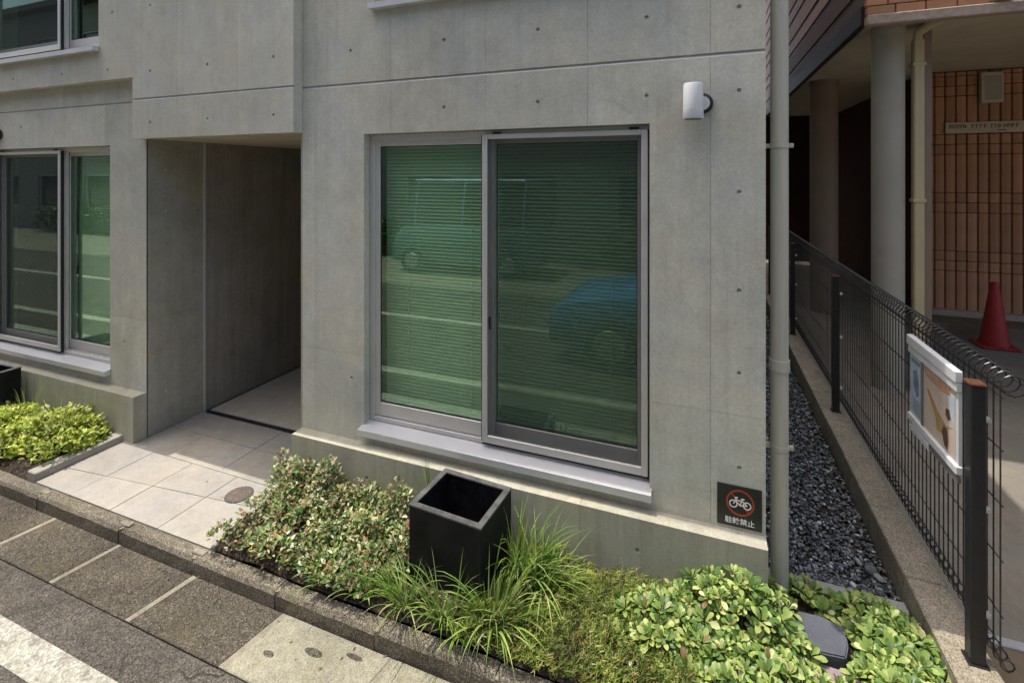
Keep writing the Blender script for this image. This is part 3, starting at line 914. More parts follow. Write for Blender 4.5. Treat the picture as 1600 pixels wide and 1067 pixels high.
# no-bicycle sign
sx0, sx1, sz0, sz1 = 0.062, 0.264, 0.508, 0.712
sg = thing('no_parking_sign', 'square black sign with a red ring over a white bicycle and white Japanese lettering', 'sign', (0.16, YF, 0.6))
mb = MB(); mb.box(sx0, sx1, YF - .006, YF - .0005, sz0, sz1, .001)
mb.build('sign_board', 'sign_black', sg)
cx_, cz_ = (sx0 + sx1) / 2 + .004, sz0 + .122
def flat(mb, poly, y0=YF - .0068, y1=YF - .0055):
    mb.prism(poly, lambda a, b, d: (a, d, b), y0, y1)
def annulus(mb, cx, cz, r0, r1, y0, y1, n=40):
    for q in range(n):
        a, b = 2 * PI * q / n, 2 * PI * (q + 1) / n
        flat(mb, [(cx + r0 * math.cos(a), cz + r0 * math.sin(a)), (cx + r1 * math.cos(a), cz + r1 * math.sin(a)), (cx + r1 * math.cos(b), cz + r1 * math.sin(b)), (cx + r0 * math.cos(b), cz + r0 * math.sin(b))], y0, y1)
def bar(mb, p, q, w_, y0, y1):
    d = Vector((q[0] - p[0], q[1] - p[1])).normalized() * w_ / 2
    n = Vector((-d.y, d.x))
    flat(mb, [(p[0] + n.x, p[1] + n.y), (q[0] + n.x, q[1] + n.y), (q[0] - n.x, q[1] - n.y), (p[0] - n.x, p[1] - n.y)], y0, y1)
mb = MB(); annulus(mb, cx_, cz_, .056, .064, YF - .0066, YF - .0055)
a = R(-45)
bar(mb, (cx_ - .057 * .7, cz_ + .057 * .7), (cx_ + .057 * .7, cz_ - .057 * .7), .008, YF - .0066, YF - .0055)
mb.build('prohibition_ring', 'sign_red', sg)
mb = MB()
y0_, y1_ = YF - .0073, YF - .0061
wl, wr, wz, wr_ = cx_ - .031, cx_ + .031, cz_ - .008, .0195
annulus(mb, wl, wz, wr_ - .0055, wr_, y0_, y1_, 24)
annulus(mb, wr, wz, wr_ - .0055, wr_, y0_ - .0002, y1_, 24)
for k, (p, q) in enumerate((((wl, wz), (wl + .014, wz + .030)), ((wl + .009, wz + .021), (wr - .022, wz + .019)), ((wl + .009, wz + .021), (cx_ - .002, wz - .004)), ((cx_ - .002, wz - .004), (wr - .020, wz + .028)), ((cx_ - .002, wz - .004), (wr, wz)), ((wr, wz), (wr - .021, wz + .020)), ((wl + .006, wz + .031), (wl + .021, wz + .034)), ((wr - .028, wz + .029), (wr - .012, wz + .030)))):
    bar(mb, p, q, .0048, y0_ - .0001 * (k + 2), y1_)
mb.build('bicycle_mark', 'sign_white', sg)
cu = bpy.data.curves.new('lettering', 'FONT')
cu.body = '駐輪禁止'
cu.align_x = 'CENTER'
cu.size = .034
cu.extrude = .0004
cu.offset = 0.0004
to = bpy.data.objects.new('lettering', cu)
COL.objects.link(to)
bpy.context.view_layer.update()
tm = bpy.data.meshes.new_from_object(to.evaluated_get(bpy.context.evaluated_depsgraph_get()))
bpy.data.objects.remove(to)
tm.name = 'lettering'
tm.transform(Matrix.Translation((cx_ - .002, YF - .0067, sz0 + .018)) @ Matrix.Rotation(R(90), 4, 'X'))
link('lettering', tm, 'sign_white', sg)

# ================================================================== planters
def planter(cx, cy, w_, d_, zb, zt, rot, label):
    t = thing('planter', label, 'planter', (cx, cy, zb), 'black planter boxes')
    rz = Matrix.Rotation(R(rot), 3, 'Z')
    P = (cx, cy, 0)
    hw, hd, th = w_ / 2, d_ / 2, .022
    mb = MB()
    mb.box(cx - hw, cx + hw, cy - hd, cy - hd + th, zb, zt - .012, .002, rz, P)
    mb.box(cx - hw, cx + hw, cy + hd - th, cy + hd, zb, zt - .012, .002, rz, P)
    mb.box(cx - hw + .0005, cx - hw + th, cy - hd + th, cy + hd - th, zb, zt - .012, 0, rz, P)
    mb.box(cx + hw - th, cx + hw - .0005, cy - hd + th, cy + hd - th, zb, zt - .012, 0, rz, P)
    mb.build('box_wall', 'black_box', t)
    mb = MB()
    e_ = .003
    th2 = .030
    mb.box(cx - hw - e_, cx + hw + e_, cy - hd - e_, cy - hd + th2, zt - .0118, zt, .002, rz, P)
    mb.box(cx - hw - e_, cx + hw + e_, cy + hd - th2, cy + hd + e_, zt - .0118, zt, .002, rz, P)
    mb.box(cx - hw - e_, cx - hw + th2, cy - hd + th2, cy + hd - th2, zt - .0116, zt - .0004, .001, rz, P)
    mb.box(cx + hw - th2, cx + hw + e_, cy - hd + th2, cy + hd - th2, zt - .0116, zt - .0004, .001, rz, P)
    mb.build('rim', 'black_rim', t)
    mb = MB(); mb.box(cx - hw + th, cx + hw - th, cy - hd + th, cy + hd - th, zb, zb + .08, 0, rz, P)
    mb.build('soil', 'soil', t)
planter(-1.205, 2.36, 0.425, 0.345, 0.15, 0.55, -4, 'square black empty planter box under the big window')
planter(-5.905, 2.36, 0.425, 0.345, 0.13, 0.545, 2, 'black planter box at the left picture edge behind the golden shrubs')

# manhole cover
mc = thing('manhole_cover', 'small round brown cover set in the pale entrance paving', 'manhole cover', (-2.93, 2.445, .1))
mb = MB(); mb.lathe([(.080, .1005), (.080, .1035), (.072, .1042), (.071, .1030), (.01, .1034)], (-2.925, 2.447, 0), 36)
mb.build('cover_plate', 'cover', mc)
mb = MB(); mb.lathe([(.088, .100), (.088, .1026), (.0815, .1026), (.0815, .100)], (-2.925, 2.447, 0), 36)
mb.build('cover_ring', 'slate', mc)

# slate and pinkish paver in the bed
def slab(name, label, poly, zb, zt, mat, cat):
    mb = MB(); mb.prism(poly, lambda a, b, d: (a, b, d), zb, zt)
    bmesh.ops.bevel(mb.bm, geom=[e for e in mb.bm.edges], offset=0.006, segments=2, affect='EDGES')
    tag(mb.build(name, mat), label, cat)
slab('stepping_stone', 'dark slate slab among the pale leaf rosettes', [(.400, 2.47), (.47, 2.45), (.560, 2.46), (.585, 2.53), (.592, 2.63), (.50, 2.655), (.405, 2.65)], .15, .215, 'slate', 'stone')
slab('stepping_stone', 'pinkish paver showing just in front of the dark slate slab', [(.39, 2.27), (.60, 2.25), (.60, 2.43), (.395, 2.435)], .15, .185, 'paver_pink', 'stone')

# ================================================================== gravel
def gravel():
    ico = bmesh.new(); bmesh.ops.create_icosphere(ico, subdivisions=1, radius=1)
    V = np.array([v.co[:] for v in ico.verts]); F = [[v.index for v in f.verts] for f in ico.faces]; ico.free()
    V = V * (1 + nrs.uniform(-.22, .22, (len(V), 1)))
    mats = []
    def add(x, y, z, s):
        sc = Vector((s * rng.uniform(.7, 1.4), s * rng.uniform(.7, 1.3), s * rng.uniform(.45, .8)))
        m = Matrix.Translation((x, y, z)) @ Matrix.Rotation(rng.uniform(0, 6.28), 4, 'Z') @ Matrix.Rotation(rng.uniform(-.6, .6), 4, 'X') @ Matrix.Diagonal((*sc, 1))
        mats.append(np.array(m))
    for _ in range(14000):
        u = rng.random()
        y = 3.0 + 6.2 * u ** 1.35
        x = rng.uniform(.29, .93)
        add(x, y, .062 + rng.uniform(0, .022), rng.uniform(.0055, .0125))
    for _ in range(200):
        add(rng.uniform(.3, .92), rng.uniform(3.02, 6), .08, rng.uniform(.013, .02))
    for _ in range(5):
        add(rng.uniform(.80, .92), rng.uniform(3.02, 3.35), .10, rng.uniform(.022, .036))
    me = leaf_mesh('gravel', V, F, np.array(mats))
    tag(link('gravel', me, 'gravel'), 'dark grey gravel strip between the concrete building and the mesh fence', 'gravel', kind='stuff')
gravel()

# ================================================================== low wall and fence
lw = thing('low_wall', 'low weathered concrete block wall carrying the black mesh fence', 'wall', (1.0, 2.2, 0))
y = 2.02
k = 0
while y < 11:
    L_ = 0.575 if k else 0.43
    mb = MB(); mb.box(.940 + rng.uniform(-.002, .002), 1.112, y + .0025, y + L_ - .0025, -0.12, .248 + rng.uniform(-.002, .002), .006)
    mb.build('concrete_block', 'wall_block', lw)
    y += L_; k += 1
mb = MB(); mb.box(.948, 1.105, 2.03, y - .01, -0.13, .240)
mb.build('mortar_core', 'mortar', lw)

fe = thing('mesh_fence', 'black wire mesh fence with a rolled coil top running back beside the gravel', 'fence', (1.05, 2.58, .25))
py = [2.60, 4.93, 7.12, 9.4]
for i, y in enumerate(py):
    mb = MB(); mb.box(1.020, 1.072, y - .028, y + .028, .2485, 1.385, .004)
    po = mb.build('post', 'black', fe)
    mb = MB(); mb.box(1.016, 1.076, y - .032, y + .032, 1.3855, 1.402, .005)
    mb.build('post_cap', 'rust', po)
    mb = MB(); mb.box(1.010, 1.082, y - .036, y + .036, .2482, .253, .001)
    mb.build('base_plate', 'black', po)
    mb = MB()
    for z in (.45, .88, 1.25):
        mb.lathe([(.009, 0), (.009, .006), (.004, .009)], (1.0725, y - .010, z), 8, 'x')
        mb.box(1.0725, 1.094, y - .012, y + .012, z - .010, z + .010, .002)
    mb.build('clip', 'alu', po)
XM = 1.098
pts = []
for q in range(15):                                             # top roll
    a_ = PI + q * 2 * PI * 0.93 / 14
    pts.append((XM + .042 + .042 * math.cos(-a_), 0, 1.415 + .042 * math.sin(-a_ + PI) * -1))
top = [(XM + .042 - .042 * math.cos(t_), 0, 1.42 + .042 * math.sin(t_)) for t_ in [q * 2 * PI * .94 / 14 for q in range(15)]]
bot = [(XM + .022 - .022 * math.cos(t_), 0, .312 - .022 * math.sin(t_)) for t_ in [q * 2 * PI * .9 / 9 for q in range(10)]]
wm = MB(); wm.tube(bot[::-1] + [(XM, 0, .5), (XM, 0, .9), (XM, 0, 1.2)] + top, .0031, 5, cap=False)
wire_me = wm.mesh('vertical_wire')
wire_me.materials.append(M['wire'])
y = 2.535
while y < 9.45:
    o = link('vertical_wire', wire_me, None, fe)
    o.matrix_world = Matrix.Translation((0, y, 0))
    o.matrix_parent_inverse = Matrix.Identity(4)
    o.location = (0 - 1.05, y - 2.58, -.25)
    y += 0.050
for (dx, z) in ((.004, .33), (.004, .50), (.004, .72), (.004, .94), (.004, 1.16), (.004, 1.37), (.042, 1.462), (.084, 1.42), (.042, 1.378), (.022, .290), (.044, .312)):
    mb = MB(); mb.tube([(XM + dx + (.002 if dx < .01 else 0), 2.53, z), (XM + dx + (.002 if dx < .01 else 0), 9.45, z)], .0031, 5)
    mb.build('horizontal_wire', 'wire', fe)

# notice board hung on the fence
nb = thing('notice_board', 'white framed notice board with photo posters hung on the black mesh fence', 'notice board', (1.0, 2.9, 1.2))
BY0, BY1, BX = 2.630, 3.165, 1.004
mb = MB(); mb.box(BX, BX + .012, BY0 + .005, BY1 - .005, 1.0, 1.36)
mb.build('back_panel', 'white', nb)
mb = MB(); mb.box(BX - .016, BX + .014, BY0, BY1, 1.375, 1.425, .004); mb.box(BX - .010, BX + .012, BY0 + .002, BY1 - .002, 1.335, 1.3745, .003)
mb.build('top_rail', 'white', nb)
mb = MB(); mb.box(BX - .012, BX + .014, BY0, BY1, .985, 1.022, .004)
mb.build('bottom_rail', 'white', nb)
mb = MB(); mb.box(BX - .006, BX + .010, BY1 - .24, BY1 - .01, .935, .965, .003)
mb.build('lower_rail', 'white', nb)
mb = MB(); mb.box(BX - .004, BX + .012, BY0 + .01, BY1 - .24, .945, .972, .003)
mb.build('lower_rail', 'alu_dark', nb)
def yz(mb, poly, x):
    mb.prism(poly, lambda a, b, d: (d, a, b), x - .0008, x)
mb = MB(); yz(mb, [(3.015, 1.035), (3.150, 1.035), (3.150, 1.325), (3.015, 1.325)], BX - .0005)
mb.build('poster', 'p_pale', nb)
mb = MB(); yz(mb, [(3.045, 1.15), (3.075, 1.13), (3.11, 1.18), (3.115, 1.25), (3.07, 1.27), (3.05, 1.22)], BX - .0015)
mb.build('poster_print', 'p_blue', nb)
mb = MB(); mb.box(BX - .006, BX - .0005, 2.990, 3.012, 1.023, 1.334, .002)
mb.build('divider', 'alu_dark', nb)
mb = MB()
for k in range(7):
    yz(mb, [(3.03, 1.045 + k * .011), (3.03 + rng.uniform(.06, .10), 1.045 + k * .011), (3.03 + rng.uniform(.06, .10), 1.0495 + k * .011), (3.03, 1.0495 + k * .011)], BX - .0014)
yz(mb, [(3.03, 1.295), (3.14, 1.295), (3.14, 1.312), (3.03, 1.312)], BX - .0014)
mb.build('poster_print', 'p_blue', nb)
mb = MB(); yz(mb, [(2.66, 1.03), (2.987, 1.03), (2.987, 1.33), (2.66, 1.33)], BX - .0005)
mb.build('poster', 'p_cream', nb)
mb = MB(); yz(mb, [(2.70, 1.29), (2.80, 1.275), (2.96, 1.285), (2.985, 1.325), (2.80, 1.328), (2.70, 1.325)], BX - .0015)
mb.build('poster_print', 'p_orange', nb)
mb = MB(); yz(mb, [(2.68, 1.16), (2.74, 1.14), (2.83, 1.17), (2.93, 1.235), (2.95, 1.225), (2.85, 1.13), (2.84, 1.08), (2.79, 1.085), (2.77, 1.12)], BX - .0015)
mb.build('poster_print', 'p_tan', nb)
mb = MB(); yz(mb, [(2.735, 1.04), (2.765, 1.05), (2.785, 1.10), (2.765, 1.135), (2.735, 1.13), (2.725, 1.08)], BX - .0022); yz(mb, [(2.70, 1.19), (2.725, 1.175), (2.75, 1.19), (2.745, 1.22), (2.715, 1.225)], BX - .0022)
mb.build('poster_print', 'p_brown', nb)
mb = MB(); yz(mb, [(2.665, 1.17), (2.70, 1.20), (2.735, 1.27), (2.72, 1.30), (2.665, 1.30)], BX - .0012)
mb.build('poster_print', 'p_pale', nb)

# ================================================================== TILE BUILDING ON THE RIGHT
tb = thing('tiled_building', 'brown tiled building raised on round columns over a dark car park, right of the fence', 'building', (2.6, 9, 0))
ZS = 3.80
mb = MB(); mb.box(1.50, 14, 5.80, 15, ZS, ZS + .12)
mb.build('soffit', 'soffit', tb)
mb = MB(); mb.box(1.55, 14, 5.85, 15, ZS + .1205, 9.0)
mb.build('upper_wall', 'brick_joint', tb)
mb = MB(); mb.box(1.46, 1.53, 5.86, 15, ZS - .045, ZS + .135, .004)
mb.build('edge_trim', 'brown_trim', tb)
z = ZS + .15
k = 0
while z < 6.6:                                                  # left face cladding courses receding from the camera
    h = (.175, .045, .26, .05)[k % 4]
    mb = MB(); mb.box(1.515 + (.012 if k % 2 else 0), 1.5495, 5.86, 15, z, z + h, .004)
    mb.build('cladding_course', 'clad' if k % 2 == 0 else 'brown_trim', tb)
    z += h + .012; k += 1
# front fascia: stone band and brick tiles
mb = MB(); mb.box(1.47, 14, 5.70, 5.7985, ZS - .095, ZS + .005, .01)
mb.build('stone_band', 'granite', tb)
for r_ in range(3):
    x = 1.475 - (.06 if r_ % 2 else 0)
    while x < 5.2:
        mb = MB(); mb.box(max(x, 1.472), x + .225, 5.725, 5.795, ZS + .012 + r_ * .085, ZS + .088 + r_ * .085, .004)
        mb.build('fascia_tile', 'brick', tb)
        x += .235
mb = MB(); mb.box(1.48, 14, 5.735, 5.7985, ZS + .0055, 9.0)
mb.build('fascia_core', 'brick_joint', tb)
# unseen overhang added above the frame to shade the back of the driveway
mb = MB(); mb.box(2.6, 14, 4.75, 5.73, 4.9, 5.1); mb.box(2.6, 14, 4.75, 4.85, 5.101, 6.1); mb.box(2.6, 2.7, 4.851, 5.73, 5.101, 6.1)
mb.build('shade_overhang', 'granite', tb)
# columns
for (x, y, r_, mt) in ((1.785, 6.22, .142, 'column'), (1.83, 9.4, .20, 'column_brown')):
    mb = MB(); mb.lathe([(r_ * 1.0, 0.0), (r_, ZS - .09), (r_ * 1.03, ZS - .085), (r_ * 1.03, ZS - .0005)], (x, y, 0), 32)
    mb.build('column', mt, tb)
# ochre downspout beside the front column with a slanted top
mb = MB()
mb.box(1.985, 2.075, 6.15, 6.24, .05, ZS - .16, .012)
for z in (ZS - .42, 2.0):
    mb.box(1.975, 2.085, 6.14, 6.25, z - .018, z + .018, .004)
mb.build('downspout', 'downspout', tb)
mb = MB(); mb.box(2.082, 2.150, 6.20, 6.31, .05, ZS - .001, .004)
mb.build('pilaster', 'column_brown', tb)
mb = MB(); mb.tube([(2.03, 6.19, ZS - .17), (2.03, 6.18, ZS - .10), (2.10, 6.10, ZS - .045), (2.55, 5.62, ZS + .10), (2.62, 5.58, ZS + .30), (2.62, 5.58, 6.0)], .045, 10)
mb.build('drain_elbow', 'downspout', tb)
# tiled back wall: tall ribs with pairs of short square tiles between
WY = 9.20
mb = MB(); mb.box(3.09, 14, WY + .012, WY + .3, 0.0, ZS - .001)
mb.build('tile_backing', 'brick_joint', tb)
tall = {}
def tile_mesh(w_, h):
    key = (round(w_, 3), round(h, 3))
    if key not in tall:
        m2 = MB()
        m2.prism([(0, 0), (w_, 0), (w_ * .93, -.018), (w_ * .5, -.026), (w_ * .07, -.018)], lambda a_, b_, d_: (a_, b_, d_), 0, h)
        tall[key] = m2.mesh('tile'); tall[key].materials.append(M['brick'])
    return tall[key]
rows = []
z = .285
for rep in range(5):
    for h in (.555, .135, .135):
        if z + h > ZS - .02:
            h = ZS - .02 - z
        if h > .05:
            rows.append((z, h))
        z += h + .012
for c_ in range(19):
    x = 3.095 + c_ * .128
    for (z, h) in rows:
        o = link('tile', tile_mesh(.117, h), None, tb)
        o.matrix_parent_inverse = Matrix.Identity(4)
        o.location = Vector((x, WY + .0115, z)) - Vector((2.6, 9, 0))
# return wall into the car park, dark back wall
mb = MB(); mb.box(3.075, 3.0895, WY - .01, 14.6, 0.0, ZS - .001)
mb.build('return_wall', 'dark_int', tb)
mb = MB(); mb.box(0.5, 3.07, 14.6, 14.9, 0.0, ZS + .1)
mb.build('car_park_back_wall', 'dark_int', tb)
# step in front of the tiled wall
mb = MB(); mb.box(2.9, 14, 8.60, WY + .01, 0.0, .20, .01)
mb.build('platform', 'brownpave', tb)
mb = MB(); mb.box(3.07, 14, WY - .16, WY - .005, .2005, .285, .008)
mb.build('step', 'granite', tb)
mb = MB(); mb.box(1.12, 3.07, 7.552, 14.6, -.1, .046); mb.box(3.0705, 14, 7.552, 8.61, -.1, .046)
mb.build('car_park_floor', 'driveway', tb)
# vent box and name plate
mb = MB(); mb.box(3.735, 3.985, WY - .09, WY - .016, ZS - .50, ZS - .06, .006)
vb = mb.build('vent_box', 'plate', tb)
mb = MB(); mb.box(3.775, 3.965, WY - .094, WY - .0905, ZS - .455, ZS - .11, .001)
mb.build('vent_cover', 'column', vb)
np_ = thing('name_plate', 'narrow cream name plate with a row of small dark lettering on the ribbed tile wall', 'sign', (3.8, WY, 2.9))
mb = MB(); mb.box(3.335, 4.235, WY - .050, WY - .020, 2.875, 3.035, .004)
mb.build('plate', 'plate', np_)
mb = MB()
x = 3.375
r2 = random.Random(3)
for wd in (5, 4, 7):
    for c_ in range(wd):
        hz = 2.945
        mb.box(x, x + .009, WY - .0522, WY - .0498, hz, hz + .055)
        if r2.random() < .7: mb.box(x + .0095, x + .030, WY - .0521, WY - .0498, hz + .046, hz + .055)
        if r2.random() < .6: mb.box(x + .0095, x + .028, WY - .0521, WY - .0498, hz + .022, hz + .031)
        if r2.random() < .5: mb.box(x + .0305, x + .038, WY - .0522, WY - .0498, hz, hz + .05)
        x += .046
    x += .036
mb.box(3.93, 4.03, WY - .0522, WY - .0498, 2.905, 2.916)
mb.build('lettering', 'print_dark', np_)

# traffic cone
cn = thing('traffic_cone', 'faded red traffic cone standing before the ribbed tile wall', 'cone', (3.50, 8.22, .05))
mb = MB(); mb.lathe([(.155, .075), (.150, .10), (.045, .84), (.040, .87), (.022, .88)], (3.50, 8.22, 0), 28)
mb.build('cone_body', 'cone', cn)
mb = MB(); mb.box(3.50 - .20, 3.50 + .20, 8.22 - .19, 8.22 + .19, .051, .080, .012)
mb.build('cone_base', 'cone', cn)

# ================================================================== PLANTS
def jitter_dir(el0, el1):
    a_ = rng.uniform(0, 2 * PI); e_ = R(rng.uniform(el0, el1))
    return Vector((math.cos(a_) * math.cos(e_), math.sin(a_) * math.cos(e_), math.sin(e_)))
LEAF_V = [(0, 0, 0), (-.30, .38, .09), (0, .42, 0), (.30, .38, .09), (-.20, .78, .05), (0, .8, -.03), (.20, .78, .05), (0, 1.06, -.10)]
LEAF_F = [(0, 2, 1), (0, 3, 2), (1, 2, 5, 4), (2, 3, 6, 5), (4, 5, 7), (5, 6, 7)]
OBO_V = [(0, 0, 0), (-.07, .25, .02), (.07, .25, .02), (-.22, .62, .05), (0, .60, -.01), (.22, .62, .05), (-.17, .88, .0), (0, .86, -.04), (.17, .88, .0), (0, 1.0, -.09), (0, .25, 0)]
OBO_F = [(0, 10, 1), (0, 2, 10), (1, 10, 4, 3), (10, 2, 5, 4), (3, 4, 7, 6), (4, 5, 8, 7), (6, 7, 9), (7, 8, 9)]

# leaf rosettes (whorls of obovate leaves)
rosettes = []
for v in range(6):
    mats = []
    n = rng.randint(9, 12)
    for i in range(n):
        an = i * 2.4 + rng.uniform(-.25, .25)
        el = R(12 + 55 * i / n + rng.uniform(-10, 10))
        d = Vector((math.cos(an) * math.cos(el), math.sin(an) * math.cos(el), math.sin(el)))
        L_ = (.058 - .022 * i / n) * rng.uniform(.85, 1.15)
        mats.append(frame(d, (0, 0, 1), (d.x * .006, d.y * .006, .004 * i / n), (L_ * 1.0, L_, L_)))
    me = leaf_mesh('leaf_rosette', OBO_V, OBO_F, np.array(mats))
    for p in me.polygons: p.use_smooth = True
    me.materials.append(M['leaf_rosette'])
    rosettes.append(me)

def rosette_shrub(cx, cy, rx, ry, zb, h, n, label, avoid=None):
    t = thing('leafy_shrub', label, 'shrub', (cx, cy, zb), 'pale rosette shrubs in the bed corner')
    st = MB()
    put = []
    tries = 0
    while len(put) < n and tries < n * 40:
        tries += 1
        r_ = math.sqrt(rng.random()); a_ = rng.uniform(0, 2 * PI)
        x, y_ = cx + rx * r_ * math.cos(a_), cy + ry * r_ * math.sin(a_)
        if y_ > 2.59 and x < .29: continue
        if x > .92: continue
        if avoid and any(abs(x - q[0]) < q[2] and abs(y_ - q[1]) < q[3] for q in avoid): continue
        lay = rng.random() < .22
        zt = zb + h * (1 - .75 * r_ * r_) * rng.uniform(.72, 1.08) * (.55 if lay else 1)
        if any((x - p[0]) ** 2 + (y_ - p[1]) ** 2 + (zt - p[2]) ** 2 < .043 ** 2 for p in put): continue
        put.append((x, y_, zt))
        out = Vector(((x - cx) / rx * .55, (y_ - cy) / ry * .55 - .12, 1)).normalized()
        q = out.to_track_quat('Z', 'Y')
        s_ = rng.uniform(.62, 1.22)
        o = link('leaf_rosette', rosettes[rng.randrange(6)], None, t)
        o.matrix_parent_inverse = Matrix.Identity(4)
        m = Matrix.Translation(Vector((x, y_, zt)) - Vector((cx, cy, zb))) @ q.to_matrix().to_4x4() @ Matrix.Rotation(rng.uniform(0, 6.28), 4, 'Z') @ Matrix.Diagonal((s_, s_, s_, 1))
        o.matrix_basis = m
        b = Vector((cx + (x - cx) * .5, cy + (y_ - cy) * .5, zb - .02))
        st.tube([b, (b + Vector((x, y_, zt))) / 2 + Vector((0, 0, .02)), (x, y_, zt)], [.004, .003, .0022], 4, cap=False)
    st.build('stem', 'stem', t)
AV = [(.487, 2.57, .128, .125), (.485, 2.41, .055, .06)]
rosette_shrub(.15, 2.53, .30, .26, .16, .20, 84, 'tallest pale rosette shrub against the right end of the plinth', AV)
rosette_shrub(-.16, 2.34, .26, .20, .15, .13, 70, 'low pale rosette shrub next to the brownish needle ground cover')
rosette_shrub(.24, 2.24, .33, .20, .15, .13, 84, 'pale rosette shrub at the kerb in front of the tallest one', AV)
rosette_shrub(.74, 2.64, .21, .24, .15, .12, 76, 'pale rosette shrub between the dark slate slab and the gravel edging', AV)
rosette_shrub(.76, 2.31, .21, .24, .15, .13, 72, 'pale rosette shrub against the low wall at the bottom right', AV)

rosette_shrub(.47, 2.77, .22, .12, .14, .08, 26, 'low pale rosette shrub behind the dark slate slab', AV)

# mounded clouds of small leaves
def mound_points(n, bumps, ylim=(1.99, 2.60), depth=.5, xlim=(-99, 99)):
    out = []
    while len(out) < n:
        b = bumps[min(int(rng.random() * len(bumps)), len(bumps) - 1)]
        cx, cy, zb, rx, ry, h = b
        a_ = rng.uniform(0, 2 * PI); r_ = math.sqrt(rng.random())
        x, y_ = cx + rx * r_ * math.cos(a_), cy + ry * r_ * math.sin(a_)
        if not (ylim[0] < y_ < ylim[1] and xlim[0] < x < xlim[1]): continue
        top = h * math.sqrt(max(0, 1 - r_ * r_)) * (0.78 + .5 * mnoise.noise((x * 9, y_ * 9, cx)))
        z = zb + max(.012, top) * (1 - depth * rng.random() ** 2.2)
        nrm = Vector(((x - cx) / rx * .6, (y_ - cy) / ry * .6, .8)).normalized()
        out.append((Vector((x, y_, z)), nrm))
    return out

def leaf_cloud(name, n, bumps, size, mat, spread=0.9, ar=1.0, **kw):
    mats = []
    for p, nrm in mound_points(n, bumps, **kw):
        d = (jitter_dir(-20, 35) * spread + nrm * .55).normalized()
        s_ = size * rng.uniform(.6, 1.25)
        mats.append(frame(d, nrm + Vector((rng.uniform(-.5, .5), rng.uniform(-.5, .5), rng.uniform(-.2, .4))), p, (s_ * ar, s_, s_)))
    return leaf_mesh(name, LEAF_V, LEAF_F, np.array(mats))

jb = []
for _ in range(38):
    y_ = rng.uniform(2.05, 2.56)
    xl = -2.60 + (2.56 - y_) * .05
    x = rng.uniform(xl, -1.44)
    hh = .10 + .20 * (y_ - 2.05) / .5 * rng.uniform(.75, 1.1)
    jb.append((x, y_, .15, rng.uniform(.13, .20), rng.uniform(.10, .15), hh))
o = link('ground_cover', leaf_cloud('ground_cover', 9500, jb, .030, 'leaf_jas', xlim=(-2.66, -1.43), ar=.92), 'leaf_jas')
tag(o, 'variegated green, cream and reddish ground cover left of the black planter', 'ground cover', kind='stuff')

def leafy_mound(name, label, bumps, n, size, mat, cat, group, **kw):
    b0 = bumps[0]
    t = thing(name, label, cat, (b0[0], b0[1], b0[2]), group)
    link('foliage', leaf_cloud('foliage', n, bumps, size, mat, **kw), mat, t)
    st = MB()
    for b in bumps:
        for _ in range(5):
            p = Vector((b[0] + rng.uniform(-.5, .5) * b[3], b[1] + rng.uniform(-.5, .5) * b[4], b[2] + b[5] * .8))
            q = Vector((b0[0] + (p.x - b0[0]) * .5, b0[1] + (p.y - b0[1]) * .4, b[2] - .02))
            st.tube([q, (p + q) / 2 + Vector((0, 0, .02)), p], [.004, .003, .002], 4, cap=False)
    st.build('stem', 'stem', t)
def bl(cx, cy, n, sx, sy, h):
    return [(cx + (rng.uniform(-1, 1) * sx if i else 0), cy + (rng.uniform(-1, 1) * sy if i else 0), .13, rng.uniform(.15, .22), rng.uniform(.12, .17), h * rng.uniform(.7, 1.1)) for i in range(n)]
G1 = 'golden shrubs in the left bed'
leafy_mound('golden_shrub', 'bright golden green shrub beside the entrance edging', bl(-4.76, 2.32, 15, .27, .20, .25), 5200, .036, 'leaf_yellow', 'shrub', G1, xlim=(-9, -4.42), ar=.95)
leafy_mound('golden_shrub', 'golden green shrub in the middle of the left bed near the kerb', bl(-5.38, 2.26, 13, .27, .18, .22), 4400, .036, 'leaf_yellow', 'shrub', G1, ar=.95)
leafy_mound('golden_shrub', 'golden green shrub in front of the left planter box', bl(-5.98, 2.14, 7, .25, .06, .16), 2200, .036, 'leaf_yellow', 'shrub', G1, ylim=(2.02, 2.2), ar=.95)

